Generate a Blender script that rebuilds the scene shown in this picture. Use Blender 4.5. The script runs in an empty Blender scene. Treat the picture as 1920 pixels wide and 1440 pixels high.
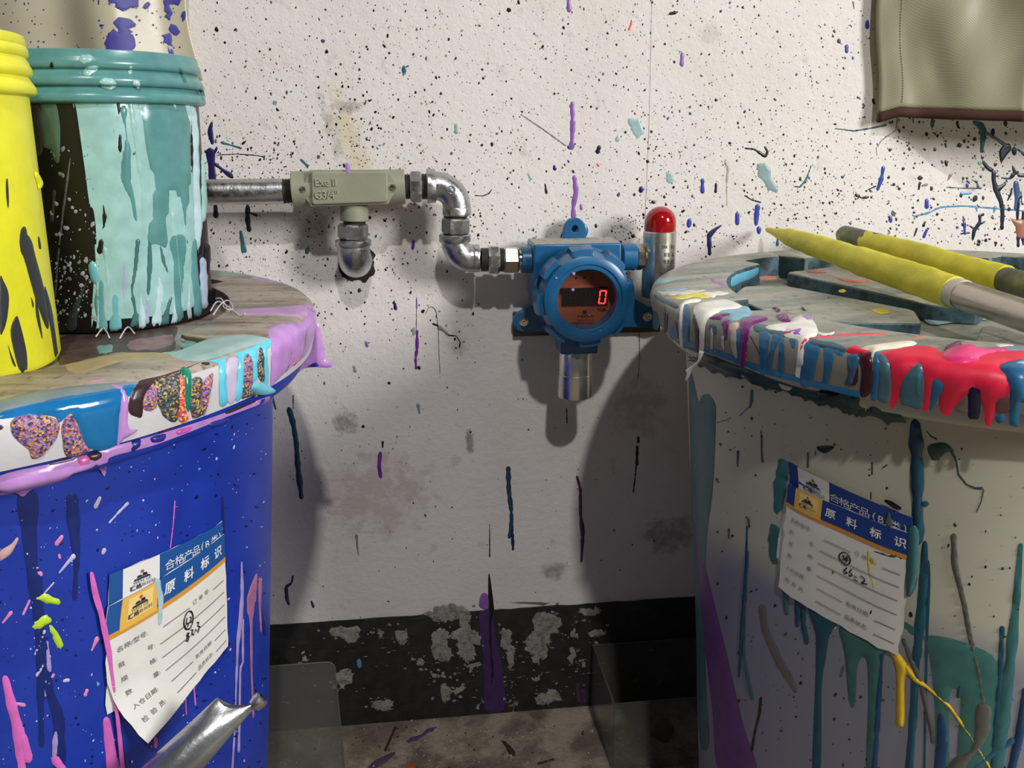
import bpy, bmesh, math, random
import numpy as np
from mathutils import Matrix, Vector
from mathutils.geometry import delaunay_2d_cdt

random.seed(7)
rng = np.random.default_rng(7)
SC = bpy.context.scene
COL = SC.collection
PI = math.pi

# ------------------------------------------------------------------ camera
PITCH, YAW, ROLL, FPX = 0.285577, 0.113848, 0.007252, 1612.5
CAM = np.array([0.0, -0.9, 0.687])
_f = np.array([math.sin(YAW) * math.cos(PITCH), math.cos(YAW) * math.cos(PITCH), -math.sin(PITCH)])
_r = np.array([math.cos(YAW), -math.sin(YAW), 0.0])
_u = np.cross(_r, _f)
CR = math.cos(ROLL) * _r - math.sin(ROLL) * _u
CU = math.cos(ROLL) * _u + math.sin(ROLL) * _r
CF = _f
cam_d = bpy.data.cameras.new('camera')
cam_d.sensor_fit = 'HORIZONTAL'; cam_d.sensor_width = 36.0
cam_d.lens = 36.0 * FPX / 1920.0
cam_d.clip_start = 0.01
cam = bpy.data.objects.new('camera', cam_d); COL.objects.link(cam)
cam.matrix_world = Matrix(((CR[0], CU[0], -CF[0], CAM[0]), (CR[1], CU[1], -CF[1], CAM[1]),
                           (CR[2], CU[2], -CF[2], CAM[2]), (0, 0, 0, 1)))
SC.camera = cam

# ------------------------------------------------------------------ light
w = bpy.data.worlds.new('room_air'); SC.world = w; w.use_nodes = True
w.node_tree.nodes['Background'].inputs[0].default_value = (0.80, 0.79, 0.77, 1)
w.node_tree.nodes['Background'].inputs[1].default_value = 0.05


def area(name, loc, target, sx, sy, power, col=(1, 0.96, 0.9)):
    d = bpy.data.lights.new(name, 'AREA'); d.shape = 'RECTANGLE'; d.size = sx; d.size_y = sy
    d.energy = power; d.color = col
    o = bpy.data.objects.new(name, d); COL.objects.link(o)
    o.location = loc
    o.rotation_euler = (Vector(target) - Vector(loc)).to_track_quat('-Z', 'Y').to_euler()
    return o


area('ceiling_lamp', (0.30, -2.70, 3.10), (0.1, 0, 0.4), 0.13, 0.09, 47, (1, 0.985, 0.96))
area('doorway_light', (1.95, -1.87, 1.40), (0, -0.1, 0.6), 0.55, 0.75, 56, (1, 0.99, 0.975))
SC.view_settings.view_transform = 'Standard'
SC.view_settings.look = 'None'
SC.view_settings.gamma = 1.0
SC.view_settings.use_curve_mapping = False
SC.view_settings.exposure = 0.0


# ------------------------------------------------------------------ pixels to points
def rays(uv):
    uv = np.atleast_2d(np.asarray(uv, float))
    return ((uv[:, :1] - 960) / FPX) * CR - ((uv[:, 1:] - 720) / FPX) * CU + CF


def at(u, v, dep):
    return CAM + rays([(u, v)])[0] * dep


def wp(u, v, y=0.0):
    d = rays([(u, v)])[0]
    return CAM + d * ((y - CAM[1]) / d[1])


def fp(u, v, z=0.0):
    d = rays([(u, v)])[0]
    return CAM + d * ((z - CAM[2]) / d[2])


def pxm(u, v, y):
    return abs(wp(u + 5, v, y)[0] - wp(u - 5, v, y)[0]) / 10


CROP = {'P': (0, 0, 1), 'A': (0, 0, 3.097), 'B': (0, 460, 3.0), 'C': (0, 940, 2.88), 'D': (380, 280, 3.4286),
        'E': (900, 370, 3.3488), 'F': (1200, 380, 2.6667), 'G': (1280, 820, 2.3226), 'H': (480, 1000, 2.2326),
        'I': (1200, 0, 2.6667), 'J': (380, 0, 2.087), 'K': (480, 560, 2.2326), 'N': (1380, 400, 3.5556),
        'O': (1590, 620, 5.818), 'Q': (1210, 480, 4.465), 'R': (0, 600, 4.3636), 'S': (300, 480, 4.5),
        'U': (1660, 180, 4.8), 'V': (760, 1090, 5.333), 'L': (190, 1000, 6.0), 'W': (1450, 850, 6.857),
        'X': (1450, 1000, 6.0), 'Y': (1080, 1160, 5.142)}


def cr(k, pts):
    ox, oy, s = CROP[k]
    return [(ox + p[0] / s, oy + p[1] / s) + ((p[2] / s,) if len(p) > 2 else ()) for p in pts]


# ------------------------------------------------------------------ materials
def lin(c):
    return tuple(((x / 255) / 12.92 if x / 255 <= 0.04045 else ((x / 255 + 0.055) / 1.055) ** 2.4) for x in c)


MATS = {}


class NT:
    def __init__(s, name):
        s.m = bpy.data.materials.new(name); s.m.use_nodes = True
        s.t = s.m.node_tree; s.b = s.t.nodes['Principled BSDF']
        s._c = None

    def n(s, typ, **kw):
        x = s.t.nodes.new(typ)
        for k, v in kw.items():
            if k in ('inputs',):
                for a, b in v.items(): x.inputs[a].default_value = b
            else: setattr(x, k, v)
        return x

    def l(s, a, b): s.t.links.new(a, b)

    def co(s, out='Object', scale=None, loc=None):
        if s._c is None: s._c = s.n('ShaderNodeTexCoord')
        o = s._c.outputs[out]
        if scale is None and loc is None: return o
        mp = s.n('ShaderNodeMapping')
        if scale: mp.inputs['Scale'].default_value = scale
        if loc: mp.inputs['Location'].default_value = loc
        s.l(o, mp.inputs[0]); return mp.outputs[0]

    def noise(s, scale, detail=3, rough=0.5, vec=None, out='Fac'):
        x = s.n('ShaderNodeTexNoise'); x.inputs['Scale'].default_value = scale
        x.inputs['Detail'].default_value = detail; x.inputs['Roughness'].default_value = rough
        s.l(vec if vec is not None else s.co(), x.inputs['Vector']); return x.outputs[out]

    def ramp(s, fac, stops, interp='LINEAR'):
        x = s.n('ShaderNodeValToRGB'); x.color_ramp.interpolation = interp
        e = x.color_ramp.elements
        while len(e) < len(stops): e.new(0.5)
        for i, (p, c) in enumerate(stops):
            e[i].position = p
            e[i].color = (c if len(c) == 4 else (*c, 1)) if not isinstance(c, (int, float)) else (c, c, c, 1)
        s.l(fac, x.inputs[0]); return x.outputs[0]

    def mix(s, fac, a, b, mode='MIX'):
        x = s.n('ShaderNodeMix', data_type='RGBA', blend_type=mode)
        for i, v in ((0, fac), (6, a), (7, b)):
            if isinstance(v, bpy.types.NodeSocket): s.l(v, x.inputs[i])
            elif i == 0: x.inputs[0].default_value = v
            else: x.inputs[i].default_value = (*v, 1) if len(v) == 3 else v
        return x.outputs[2]

    def math(s, op, a, b=None, clamp=False):
        x = s.n('ShaderNodeMath', operation=op); x.use_clamp = clamp
        for i, v in ((0, a), (1, b)):
            if v is None: continue
            if isinstance(v, bpy.types.NodeSocket): s.l(v, x.inputs[i])
            else: x.inputs[i].default_value = v
        return x.outputs[0]

    def col(s, c):
        if isinstance(c, bpy.types.NodeSocket): s.l(c, s.b.inputs['Base Color'])
        else: s.b.inputs['Base Color'].default_value = (*c, 1)

    def bump(s, h, strength=0.3, dist=0.001):
        x = s.n('ShaderNodeBump'); x.inputs['Strength'].default_value = strength
        x.inputs['Distance'].default_value = dist
        s.l(h, x.inputs['Height']); s.l(x.outputs[0], s.b.inputs['Normal'])

    def set(s, **kw):
        for k, v in kw.items(): s.b.inputs[k.replace('_', ' ')].default_value = v


def paint(c, rough=0.35, var=0.12, bump=0.15, key=None):
    """dried paint in one colour with slight unevenness"""
    k = ('paint', tuple(c), rough, var, bump)
    if k in MATS: return MATS[k]
    t = NT('paint'); L = np.array(lin(c))
    n = t.noise(90, 3)
    t.col(t.ramp(n, [(0.3, tuple(L * (1 - var))), (0.7, tuple(np.minimum(L * (1 + var), 1)))]))
    t.set(Roughness=rough)
    if bump: t.bump(t.noise(160, 2), bump, 0.0008)
    MATS[k] = t.m; return t.m


def plain(name, c, rough=0.5, metal=0.0, **kw):
    k = (name, tuple(c), rough, metal)
    if k in MATS: return MATS[k]
    t = NT(name); t.col(lin(c)); t.set(Roughness=rough, Metallic=metal, **kw)
    MATS[k] = t.m; return t.m


def metal(name, c, rough, nscale=60, nstr=0.2, var=0.2):
    k = ('metal', name)
    if k in MATS: return MATS[k]
    t = NT(name); L = np.array(lin(c)); n = t.noise(nscale, 4, 0.6)
    t.col(t.ramp(n, [(0.3, tuple(L * (1 - var))), (0.7, tuple(np.minimum(L * (1 + var), 1)))]))
    r = t.ramp(t.noise(nscale * 2, 2), [(0.3, max(rough - 0.08, 0.03)), (0.7, min(rough + 0.12, 1))])
    t.l(r, t.b.inputs['Roughness']); t.set(Metallic=1.0)
    t.bump(t.noise(nscale * 6, 3), nstr, 0.0006)
    MATS[k] = t.m; return t.m


def glitter(tint, key):
    """lumpy speckled paint: many tiny chips of different colours"""
    k = ('glitter', key)
    if k in MATS: return MATS[k]
    t = NT('speckled_paint')
    v = t.n('ShaderNodeTexVoronoi'); v.inputs['Scale'].default_value = 880
    t.l(t.co(), v.inputs['Vector'])
    sp = t.n('ShaderNodeSeparateColor'); t.l(v.outputs['Color'], sp.inputs[0])
    pal = [(150, 104, 168), (168, 120, 180), (96, 84, 130), (226, 130, 110), (226, 180, 90), (84, 60, 84), (170, 150, 180), (150, 110, 170)]
    if tint == 'green': pal = [(50, 80, 84), (60, 96, 98), (46, 70, 76), (190, 120, 110), (220, 176, 84), (56, 66, 80), (120, 140, 140), (74, 88, 94)]
    if tint == 'red': pal = [(240, 80, 70), (250, 110, 90), (235, 60, 70), (245, 170, 130), (250, 200, 80), (200, 70, 80), (250, 220, 200), (240, 90, 80)]
    st = [(i / 8, lin(c)) for i, c in enumerate(pal)]
    t.col(t.ramp(sp.outputs[0], st, 'CONSTANT')); t.set(Roughness=0.4)
    t.bump(v.outputs['Distance'], 0.4, 0.0015)
    MATS[k] = t.m; return t.m


# ------------------------------------------------------------------ mesh builder
def orient(axis):
    """matrix turning +Z to axis"""
    return Vector(axis).to_track_quat('Z', 'Y').to_matrix()


class MB:
    def __init__(s): s.v = []; s.f = []; s.mi = []

    def add(s, vs, fs, mi=0):
        o = len(s.v); s.v.extend([tuple(map(float, p)) for p in vs])
        for f in fs: s.f.append(tuple(i + o for i in f)); s.mi.append(mi)

    def box(s, a, b, mi=0):
        x0, y0, z0 = [min(p, q) for p, q in zip(a, b)]; x1, y1, z1 = [max(p, q) for p, q in zip(a, b)]
        s.add([(x0, y0, z0), (x1, y0, z0), (x1, y1, z0), (x0, y1, z0), (x0, y0, z1), (x1, y0, z1), (x1, y1, z1), (x0, y1, z1)],
              [(0, 3, 2, 1), (4, 5, 6, 7), (0, 1, 5, 4), (1, 2, 6, 5), (2, 3, 7, 6), (3, 0, 4, 7)], mi)

    def lathe(s, prof, org, axis=(0, 0, 1), n=48, mi=0, rfun=None, caps=(False, False), mfun=None):
        """prof: (r, t) along axis"""
        R = orient(axis); org = Vector(org); vs = []; fs = []
        for (r, t) in prof:
            for k in range(n):
                a = 2 * PI * k / n
                rr = rfun(r, t, a) if rfun else r
                vs.append(org + R @ Vector((rr * math.cos(a), rr * math.sin(a), t)))
        m = len(prof)
        base = len(s.v)
        s.v.extend([tuple(p) for p in vs])
        for i in range(m - 1):
            for k in range(n):
                k2 = (k + 1) % n
                s.f.append((base + i * n + k, base + i * n + k2, base + (i + 1) * n + k2, base + (i + 1) * n + k))
                s.mi.append(mfun(i, (k + 0.5) / n * 2 * PI) if mfun else mi)
        if caps[0]: s.f.append(tuple(base + k for k in reversed(range(n)))); s.mi.append(mi)
        if caps[1]: s.f.append(tuple(base + (m - 1) * n + k for k in range(n))); s.mi.append(mi)

    def cyl(s, a, b, r, n=32, mi=0, r2=None):
        d = Vector(b) - Vector(a)
        s.lathe([(r, 0), (r if r2 is None else r2, d.length)], a, d, n, mi, caps=(True, True))

    def tube(s, pts, rad, n=16, mi=0, caps=True):
        pts = [Vector(p) for p in pts]; m = len(pts)
        rad = [rad] * m if isinstance(rad, (int, float)) else list(rad)
        base = len(s.v); up = None
        for i, p in enumerate(pts):
            d = (pts[min(i + 1, m - 1)] - pts[max(i - 1, 0)]).normalized()
            if up is None: up = d.orthogonal().normalized()
            up = (up - d * up.dot(d)).normalized(); w_ = d.cross(up)
            for k in range(n):
                a = 2 * PI * k / n
                s.v.append(tuple(p + (up * math.cos(a) + w_ * math.sin(a)) * rad[i]))
        for i in range(m - 1):
            for k in range(n):
                k2 = (k + 1) % n
                s.f.append((base + i * n + k, base + i * n + k2, base + (i + 1) * n + k2, base + (i + 1) * n + k)); s.mi.append(mi)
        if caps:
            s.f.append(tuple(base + k for k in reversed(range(n)))); s.mi.append(mi)
            s.f.append(tuple(base + (m - 1) * n + k for k in range(n))); s.mi.append(mi)

    def prism(s, poly, y0, y1, mi=0, flip=False):
        """poly in XZ, from y0 (back) to y1 (front, smaller)"""
        n = len(poly)
        s.add([(p[0], y0, p[1]) for p in poly] + [(p[0], y1, p[1]) for p in poly],
              [tuple(range(n)), tuple(range(2 * n - 1, n - 1, -1))] + [(i, (i + 1) % n + 0, (i + 1) % n + n, i + n) for i in range(n)], mi)

    def prism_z(s, poly, z0, z1, mi=0):
        n = len(poly)
        s.add([(p[0], p[1], z0) for p in poly] + [(p[0], p[1], z1) for p in poly],
              [tuple(range(n))[::-1], tuple(range(n, 2 * n))] + [(i, (i + 1) % n, (i + 1) % n + n, i + n) for i in range(n)], mi)

    def build(s, name, mats, parent=None, smooth=35, bevel=0, seg=2, recalc=True):
        me = bpy.data.meshes.new(name)
        me.from_pydata(s.v, [], s.f)
        mats = mats if isinstance(mats, (list, tuple)) else [mats]
        for m in mats: me.materials.append(m)
        me.polygons.foreach_set('material_index', s.mi)
        if recalc:
            bm = bmesh.new(); bm.from_mesh(me); bmesh.ops.recalc_face_normals(bm, faces=bm.faces); bm.to_mesh(me); bm.free()
        me.polygons.foreach_set('use_smooth', [bool(smooth)] * len(me.polygons))
        if smooth and smooth < 180: me.set_sharp_from_angle(angle=math.radians(smooth))
        me.update()
        o = bpy.data.objects.new(name, me); COL.objects.link(o)
        if parent is not None: adopt(o, parent)
        if bevel:
            b = o.modifiers.new('bevel', 'BEVEL'); b.width = bevel; b.segments = seg; b.limit_method = 'ANGLE'
            b.angle_limit = math.radians(40); b.harden_normals = False
        return o


WORLD = {}


def adopt(o, parent):
    o.parent = parent
    o.location = -WORLD.get(parent.name, Vector((0, 0, 0)))
    WORLD[o.name] = Vector((0, 0, 0))


def thing(name, label, cat, loc, group=None):
    o = bpy.data.objects.new(name, None); COL.objects.link(o); o.empty_display_size = 0.02
    o.location = loc; WORLD[o.name] = Vector(loc)
    tag(o, label, cat, group); return o


def tag(o, label=None, cat=None, group=None, kind=None):
    if label: o['label'] = label
    if cat: o['category'] = cat
    if group: o['group'] = group
    if kind: o['kind'] = kind
    return o


# ------------------------------------------------------------------ surfaces that carry paint
class Plane:
    """axis 'y' : wall at Y=c, coords (X,Z);  axis 'z' : level plane at Z=c, coords (X,Y)"""
    def __init__(s, axis, c): s.a = axis; s.c = c

    def hit(s, uv):
        d = rays(uv)
        k = 1 if s.a == 'y' else 2
        t = (s.c - CAM[k]) / d[:, k:k + 1]
        p = CAM + d * t
        return (p[:, [0, 2]] if s.a == 'y' else p[:, [0, 1]]), t[:, 0] > 0

    def pos(s, ab, h):
        ab = np.asarray(ab, float); h = np.broadcast_to(h, len(ab))
        if s.a == 'y': return np.stack([ab[:, 0], s.c - h, ab[:, 1]], -1)
        return np.stack([ab[:, 0], ab[:, 1], s.c + h], -1)


class Rev:
    """surface of revolution; coords (theta*R0, arc length along the profile)"""
    def __init__(s, c, prof, far=False):
        s.c = np.array(c, float); s.p = np.array(prof, float); s.far = far
        s.R0 = s.p[:, 0].max()
        s.s = np.r_[0, np.cumsum(np.hypot(*np.diff(s.p, axis=0).T))]

    def hit(s, uv):
        d = rays(uv); o = CAM; n = len(d)
        best = np.full(n, -1e9 if s.far else 1e9); out = np.zeros((n, 2)); ok = np.zeros(n, bool)
        ox, oy = o[0] - s.c[0], o[1] - s.c[1]
        for i in range(len(s.p) - 1):
            (r0, z0), (r1, z1) = s.p[i], s.p[i + 1]
            if abs(z1 - z0) < 1e-7:
                ts = [(z0 - o[2]) / d[:, 2]]
            else:
                k = (r1 - r0) / (z1 - z0); c0 = r0 + k * (o[2] - z0)
                A = d[:, 0] ** 2 + d[:, 1] ** 2 - (k * d[:, 2]) ** 2
                Bq = 2 * (ox * d[:, 0] + oy * d[:, 1] - k * d[:, 2] * c0); Cq = ox * ox + oy * oy - c0 * c0
                D = Bq * Bq - 4 * A * Cq; D2 = np.where(D >= 0, D, np.nan)
                q = np.sqrt(D2); ts = [(-Bq - q) / (2 * A), (-Bq + q) / (2 * A)]
            for t in ts:
                p = o + d * t[:, None]; r = np.hypot(p[:, 0] - s.c[0], p[:, 1] - s.c[1]); z = p[:, 2]
                if abs(z1 - z0) < 1e-7: fr = (r - r0) / (r1 - r0)
                else: fr = (z - z0) / (z1 - z0)
                good = np.isfinite(t) & (t > 0.05) & (fr >= -1e-6) & (fr <= 1 + 1e-6)
                if not s.far:                              # only faces turned to the viewer
                    L_ = math.hypot(r1 - r0, z1 - z0); nr_, nz_ = -(z1 - z0) / L_, (r1 - r0) / L_
                    if nr_ + nz_ * .5 < 0: nr_, nz_ = -nr_, -nz_
                    rr_ = np.where(r > 0, r, 1)
                    good &= ((p[:, 0] - s.c[0]) / rr_ * nr_ * d[:, 0] + (p[:, 1] - s.c[1]) / rr_ * nr_ * d[:, 1] + nz_ * d[:, 2]) < 0
                better = good & ((t > best) if s.far else (t < best))
                th = np.arctan2(p[:, 1] - s.c[1], p[:, 0] - s.c[0])
                th = (th + PI * 0.5 + 3 * PI) % (2 * PI) - PI - PI * 0.5 if not s.far else th % (2 * PI)
                out[better, 0] = (th * s.R0)[better]
                out[better, 1] = (s.s[i] + fr * (s.s[i + 1] - s.s[i]))[better]
                best = np.where(better, t, best); ok |= good
        return out, ok

    def pos(s, ab, h):
        ab = np.asarray(ab, float); th = ab[:, 0] / s.R0
        q = np.clip(ab[:, 1], 0, s.s[-1])
        r = np.interp(q, s.s, s.p[:, 0]); z = np.interp(q, s.s, s.p[:, 1])
        e = 0.0015
        dr = np.interp(q + e, s.s, s.p[:, 0]) - np.interp(q - e, s.s, s.p[:, 0])
        dz = np.interp(q + e, s.s, s.p[:, 1]) - np.interp(q - e, s.s, s.p[:, 1])
        L = np.hypot(dr, dz) + 1e-12
        nr, nz = -dz / L, dr / L
        if s.far: nr, nz = -np.abs(nr), 0 * nz
        else:
            sg = np.where(nr + nz * 0.5 < 0, -1, 1); nr, nz = nr * sg, nz * sg
        h = np.broadcast_to(h, len(ab))
        r = r + nr * h; z = z + nz * h
        return np.stack([s.c[0] + r * np.cos(th), s.c[1] + r * np.sin(th), z], -1)


def smooth_loop(P, k=4):
    P = np.asarray(P, float); n = len(P); out = []
    for i in range(n):
        a, b, c, d = P[i - 1], P[i], P[(i + 1) % n], P[(i + 2) % n]
        for j in range(k):
            t = j / k
            out.append(0.5 * ((2 * b) + (-a + c) * t + (2 * a - 5 * b + 4 * c - d) * t * t + (-a + 3 * b - 3 * c + d) * t ** 3))
    return np.array(out)


def blob_geo(surf, poly, h=0.0008, jag=0.0, k=4, lift=0.0, edge=None):
    P = smooth_loop(poly, k) if k > 1 else np.asarray(poly, float)
    if jag:
        P = P + rng.normal(0, jag, P.shape)
    ab, ok = surf.hit(P)
    if ok.sum() < 4: return None
    c = P[ok].mean(0)
    for i in range(12):                                   # slide stray outline points back onto the surface
        if ok.all(): break
        P = np.where(ok[:, None], P, P + (c - P) * 0.12)
        a2, o2 = surf.hit(P)
        ab = np.where((~ok & o2)[:, None], a2, ab); ok = ok | o2
    ab = ab[ok]
    keep = np.r_[True, np.hypot(*(np.diff(ab, axis=0)).T) > 1e-5]; ab = ab[keep]
    n = len(ab)
    if n < 4: return None
    lo, hi = ab.min(0), ab.max(0); size = hi - lo
    ar = abs(np.dot(ab[:, 0], np.roll(ab[:, 1], 1)) - np.dot(ab[:, 1], np.roll(ab[:, 0], 1))) / 2
    step = max(0.0012, math.sqrt(max(ar, 1e-8)) / 12, max(size) / 60)
    gx = np.arange(lo[0] + step / 2, hi[0], step); gy = np.arange(lo[1] + step / 2, hi[1], step)
    G = np.zeros((0, 2))
    if len(gx) and len(gy):
        G = np.stack(np.meshgrid(gx, gy), -1).reshape(-1, 2)
        a = ab; b = np.roll(ab, -1, 0)
        ins = np.zeros(len(G), bool); dm = np.full(len(G), 1e9)
        for i in range(n):
            cond = ((a[i, 1] > G[:, 1]) != (b[i, 1] > G[:, 1]))
            xi = (b[i, 0] - a[i, 0]) * (G[:, 1] - a[i, 1]) / (b[i, 1] - a[i, 1] + 1e-15) + a[i, 0]
            ins ^= cond & (G[:, 0] < xi)
            e = b[i] - a[i]; tt = np.clip(((G - a[i]) @ e) / (e @ e + 1e-15), 0, 1)
            dm = np.minimum(dm, np.hypot(*(G - a[i] - tt[:, None] * e).T))
        sel = ins & (dm > step * 0.35); G = G[sel]
    allp = np.vstack([ab, G])
    mid = allp.mean(0); sc = 1.0 / max(size.max(), 1e-6)
    try:
        vs, es, fs, *_ = delaunay_2d_cdt([Vector((p - mid) * sc) for p in allp], [], [list(range(n))], 1, 1e-6)
    except Exception:
        return None
    V = np.array([[p[0], p[1]] for p in vs]) / sc + mid
    if len(fs) == 0: return None
    a = ab; b = np.roll(ab, -1, 0); dm = np.full(len(V), 1e9)
    for i in range(n):
        e = b[i] - a[i]; tt = np.clip(((V - a[i]) @ e) / (e @ e + 1e-15), 0, 1)
        dm = np.minimum(dm, np.hypot(*(V - a[i] - tt[:, None] * e).T))
    w_ = edge or h * 2.5
    hh = lift + h * np.sqrt(np.clip(dm / w_, 0, 1))
    return surf.pos(V, hh), [tuple(f) for f in fs]


def blob(surf, poly, mat, parent, name='paint_drip', h=0.0008, jag=0.0, k=4, lift=0.0, label=None, back=False, edge=None):
    g = blob_geo(surf, poly, h, jag, k, lift, edge)
    if g is None: return None
    V, F = g
    m = MB(); m.add(V, F)
    if back:
        d = np.array(V) - CAM; d /= np.linalg.norm(d, axis=1, keepdims=True)
        m.add(np.array(V) + d * 0.0016, [f[::-1] for f in F])
    o = m.build(name, mat, parent, smooth=180, recalc=False)
    if not back: fix_up(o, surf)
    if label: o['label'] = label
    return o


def fix_up(o, surf):
    me = o.data
    if not me.polygons: return
    c = np.array([p.center for p in me.polygons]); nn = np.array([p.normal for p in me.polygons])
    s = ((CAM - c) * nn).sum(1)
    if (s < 0).sum() > (s > 0).sum(): me.flip_normals()


def stroke_poly(pts, round_=True, wob=0.0):
    """pts (u,v,width px) -> closed outline"""
    P = np.array(pts, float)
    if len(P) < 2: return None
    # resample
    seg = np.r_[0, np.cumsum(np.hypot(*np.diff(P[:, :2], axis=0).T))]
    n = int(np.clip(seg[-1] / max(P[:, 2].max() * 0.7, 3), 3, 26))
    t = np.linspace(0, seg[-1], n); Q = np.stack([np.interp(t, seg, P[:, i]) for i in range(3)], -1)
    d = np.gradient(Q[:, :2], axis=0); d /= np.linalg.norm(d, axis=1, keepdims=True) + 1e-9
    nrm = np.stack([-d[:, 1], d[:, 0]], -1)
    wv = Q[:, 2] / 2 * (1 + rng.normal(0, wob, n)) if wob else Q[:, 2] / 2
    L = Q[:, :2] + nrm * wv[:, None]; R = Q[:, :2] - nrm * wv[:, None]
    a = Q[0, :2] - d[0] * wv[0] * 0.9; b = Q[-1, :2] + d[-1] * wv[-1] * 0.9
    return np.vstack([L, [b], R[::-1], [a]])


def stroke(surf, pts, mat, parent, name='paint_drip', h=0.0008, wob=0.08, lift=0.0, label=None, k=3, back=False):
    return blob(surf, stroke_poly(pts, wob=wob), mat, parent, name, h, 0, k, lift, label, back)


def dots(surf, items, parent, name, mats, label=None):
    """many small flat drops joined: items = (u, v, rx px, ry px, rot, material index, height)"""
    m = MB(); it = np.array([i[:2] for i in items], float)
    for (u, v, rx, ry, ro, mi, h) in items:
        k = 7 if rx < 2.5 else 10
        a = np.arange(k) * 2 * PI / k
        jr = 1 + rng.normal(0, 0.13, k)
        x, y = rx * np.cos(a) * jr, ry * np.sin(a) * jr
        P = np.stack([u + x * math.cos(ro) - y * math.sin(ro), v + x * math.sin(ro) + y * math.cos(ro)], -1)
        P = np.vstack([P, [(u, v)]])
        ab, ok = surf.hit(P)
        if not ok.all(): continue
        hh = np.zeros(k + 1); hh[-1] = h
        V = surf.pos(ab, hh + 0.00015)
        m.add(V, [(i, (i + 1) % k, k) for i in range(k)], mi)
    o = m.build(name, mats, parent, smooth=180, recalc=False)
    fix_up(o, surf)
    o['kind'] = 'stuff'
    if label: o['label'] = label
    return o


# ------------------------------------------------------------------ flat print mapped on a surface
_TXT = {}


def text_geo(body, bold=False):
    if (body, bold) in _TXT: return _TXT[(body, bold)]
    cu = bpy.data.curves.new('t', 'FONT'); cu.body = body; cu.size = 1; cu.resolution_u = 2
    if bold: cu.offset = 0.018
    o = bpy.data.objects.new('t', cu); COL.objects.link(o)
    dg = bpy.context.evaluated_depsgraph_get(); dg.update()
    me = bpy.data.meshes.new_from_object(o.evaluated_get(dg))
    bm = bmesh.new(); bm.from_mesh(me); bmesh.ops.triangulate(bm, faces=bm.faces)
    V = np.array([v.co[:2] for v in bm.verts]); F = [tuple(v.index for v in f.verts) for f in bm.faces]; bm.free()
    bpy.data.objects.remove(o); bpy.data.curves.remove(cu); bpy.data.meshes.remove(me)
    lo, hi = V.min(0), V.max(0)
    V = (V - (lo + hi) / 2)
    _TXT[(body, bold)] = (V, F, hi - lo); return _TXT[(body, bold)]


def homog(src, dst):
    A = []
    for (x, y), (X, Y) in zip(src, dst):
        A.append([x, y, 1, 0, 0, 0, -X * x, -X * y, -X]); A.append([0, 0, 0, x, y, 1, -Y * x, -Y * y, -Y])
    return np.linalg.svd(np.array(A, float))[2][-1].reshape(3, 3)


class Sheet:
    """a paper sheet stuck on a surface; own coords u right, v down in 0..1"""
    def __init__(s, surf, quad, lift, bend=0.0, curl=None):
        s.surf = surf; ab, ok = surf.hit(quad); assert ok.all(), quad
        s.H = homog([(0, 0), (1, 0), (1, 1), (0, 1)], ab); s.lift = lift; s.bend = bend; s.curl = curl
        s.w = np.hypot(*(ab[1] - ab[0])); s.h = np.hypot(*(ab[3] - ab[0]))

    def pos(s, uv, extra=0.0):
        uv = np.asarray(uv, float)
        q = np.c_[uv, np.ones(len(uv))] @ s.H.T; ab = q[:, :2] / q[:, 2:]
        ab[:, 0] -= s.bend * 4 * uv[:, 1] * (1 - uv[:, 1]) * (1 - uv[:, 0])
        h = np.full(len(uv), s.lift + extra)
        if s.curl is not None: h = h + s.curl(uv[:, 0], uv[:, 1])
        return s.surf.pos(ab, h)

    def paper(s, mat, parent, name='paper_label', n=14, label=None, rough=0.004):
        g = np.stack(np.meshgrid(np.linspace(0, 1, n + 1), np.linspace(0, 1, n + 1)), -1).reshape(-1, 2)
        jit = rng.normal(0, rough, g.shape) * ((g == 0) | (g == 1))[:, ::-1]; jit[(g == 0).sum(1) + (g == 1).sum(1) == 2] = 0
        gj = g.copy(); ed = (g == 0) | (g == 1); gj[ed] += rng.normal(0, rough, ed.sum())
        V = s.pos(gj); m = MB(); N = n + 1
        fs = [(j * N + i, j * N + i + 1, (j + 1) * N + i + 1, (j + 1) * N + i) for j in range(n) for i in range(n)]
        m.add(V, fs)
        o = m.build(name, mat, parent, smooth=180, recalc=False); fix_up(o, s.surf)
        if label: o['label'] = label
        return o

    def rect(s, m, u0, v0, u1, v1, mi, ex=0.0003, n=(10, 3)):
        g = np.stack(np.meshgrid(np.linspace(u0, u1, n[0] + 1), np.linspace(v0, v1, n[1] + 1)), -1).reshape(-1, 2)
        N = n[0] + 1
        m.add(s.pos(g, ex), [(j * N + i, j * N + i + 1, (j + 1) * N + i + 1, (j + 1) * N + i) for j in range(n[1]) for i in range(n[0])], mi)

    def poly(s, m, pts, mi, ex=0.0005):
        m.add(s.pos(pts, ex), [tuple(range(len(pts)))], mi)

    def text(s, m, body, u, v, size, mi, ex=0.0006, bold=False, align='c', slant=0):
        V, F, dim = text_geo(body, bold)
        k = size
        x = V[:, 0] * k * (s.h / s.w); y = -V[:, 1] * k
        if align == 'l': x = x - x.min()
        m.add(s.pos(np.c_[u + x, v + y + x * slant], ex), F, mi)

    def line(s, m, pts, wd, mi, ex=0.0006):
        """pen line through (u,v) points"""
        P = np.array(pts, float); asp = s.w / s.h
        for a, b in zip(P[:-1], P[1:]):
            d = (b - a) * [asp, 1]; L = np.hypot(*d) + 1e-9; nn = np.array([-d[1] / asp, d[0]]) / L * wd / 2
            k = max(1, int(L / 0.12))
            for j in range(k):
                p, q = a + (b - a) * j / k, a + (b - a) * (j + 1) / k
                m.add(s.pos([p + nn, q + nn, q - nn, p - nn], ex), [(0, 1, 2, 3)], mi)


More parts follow.
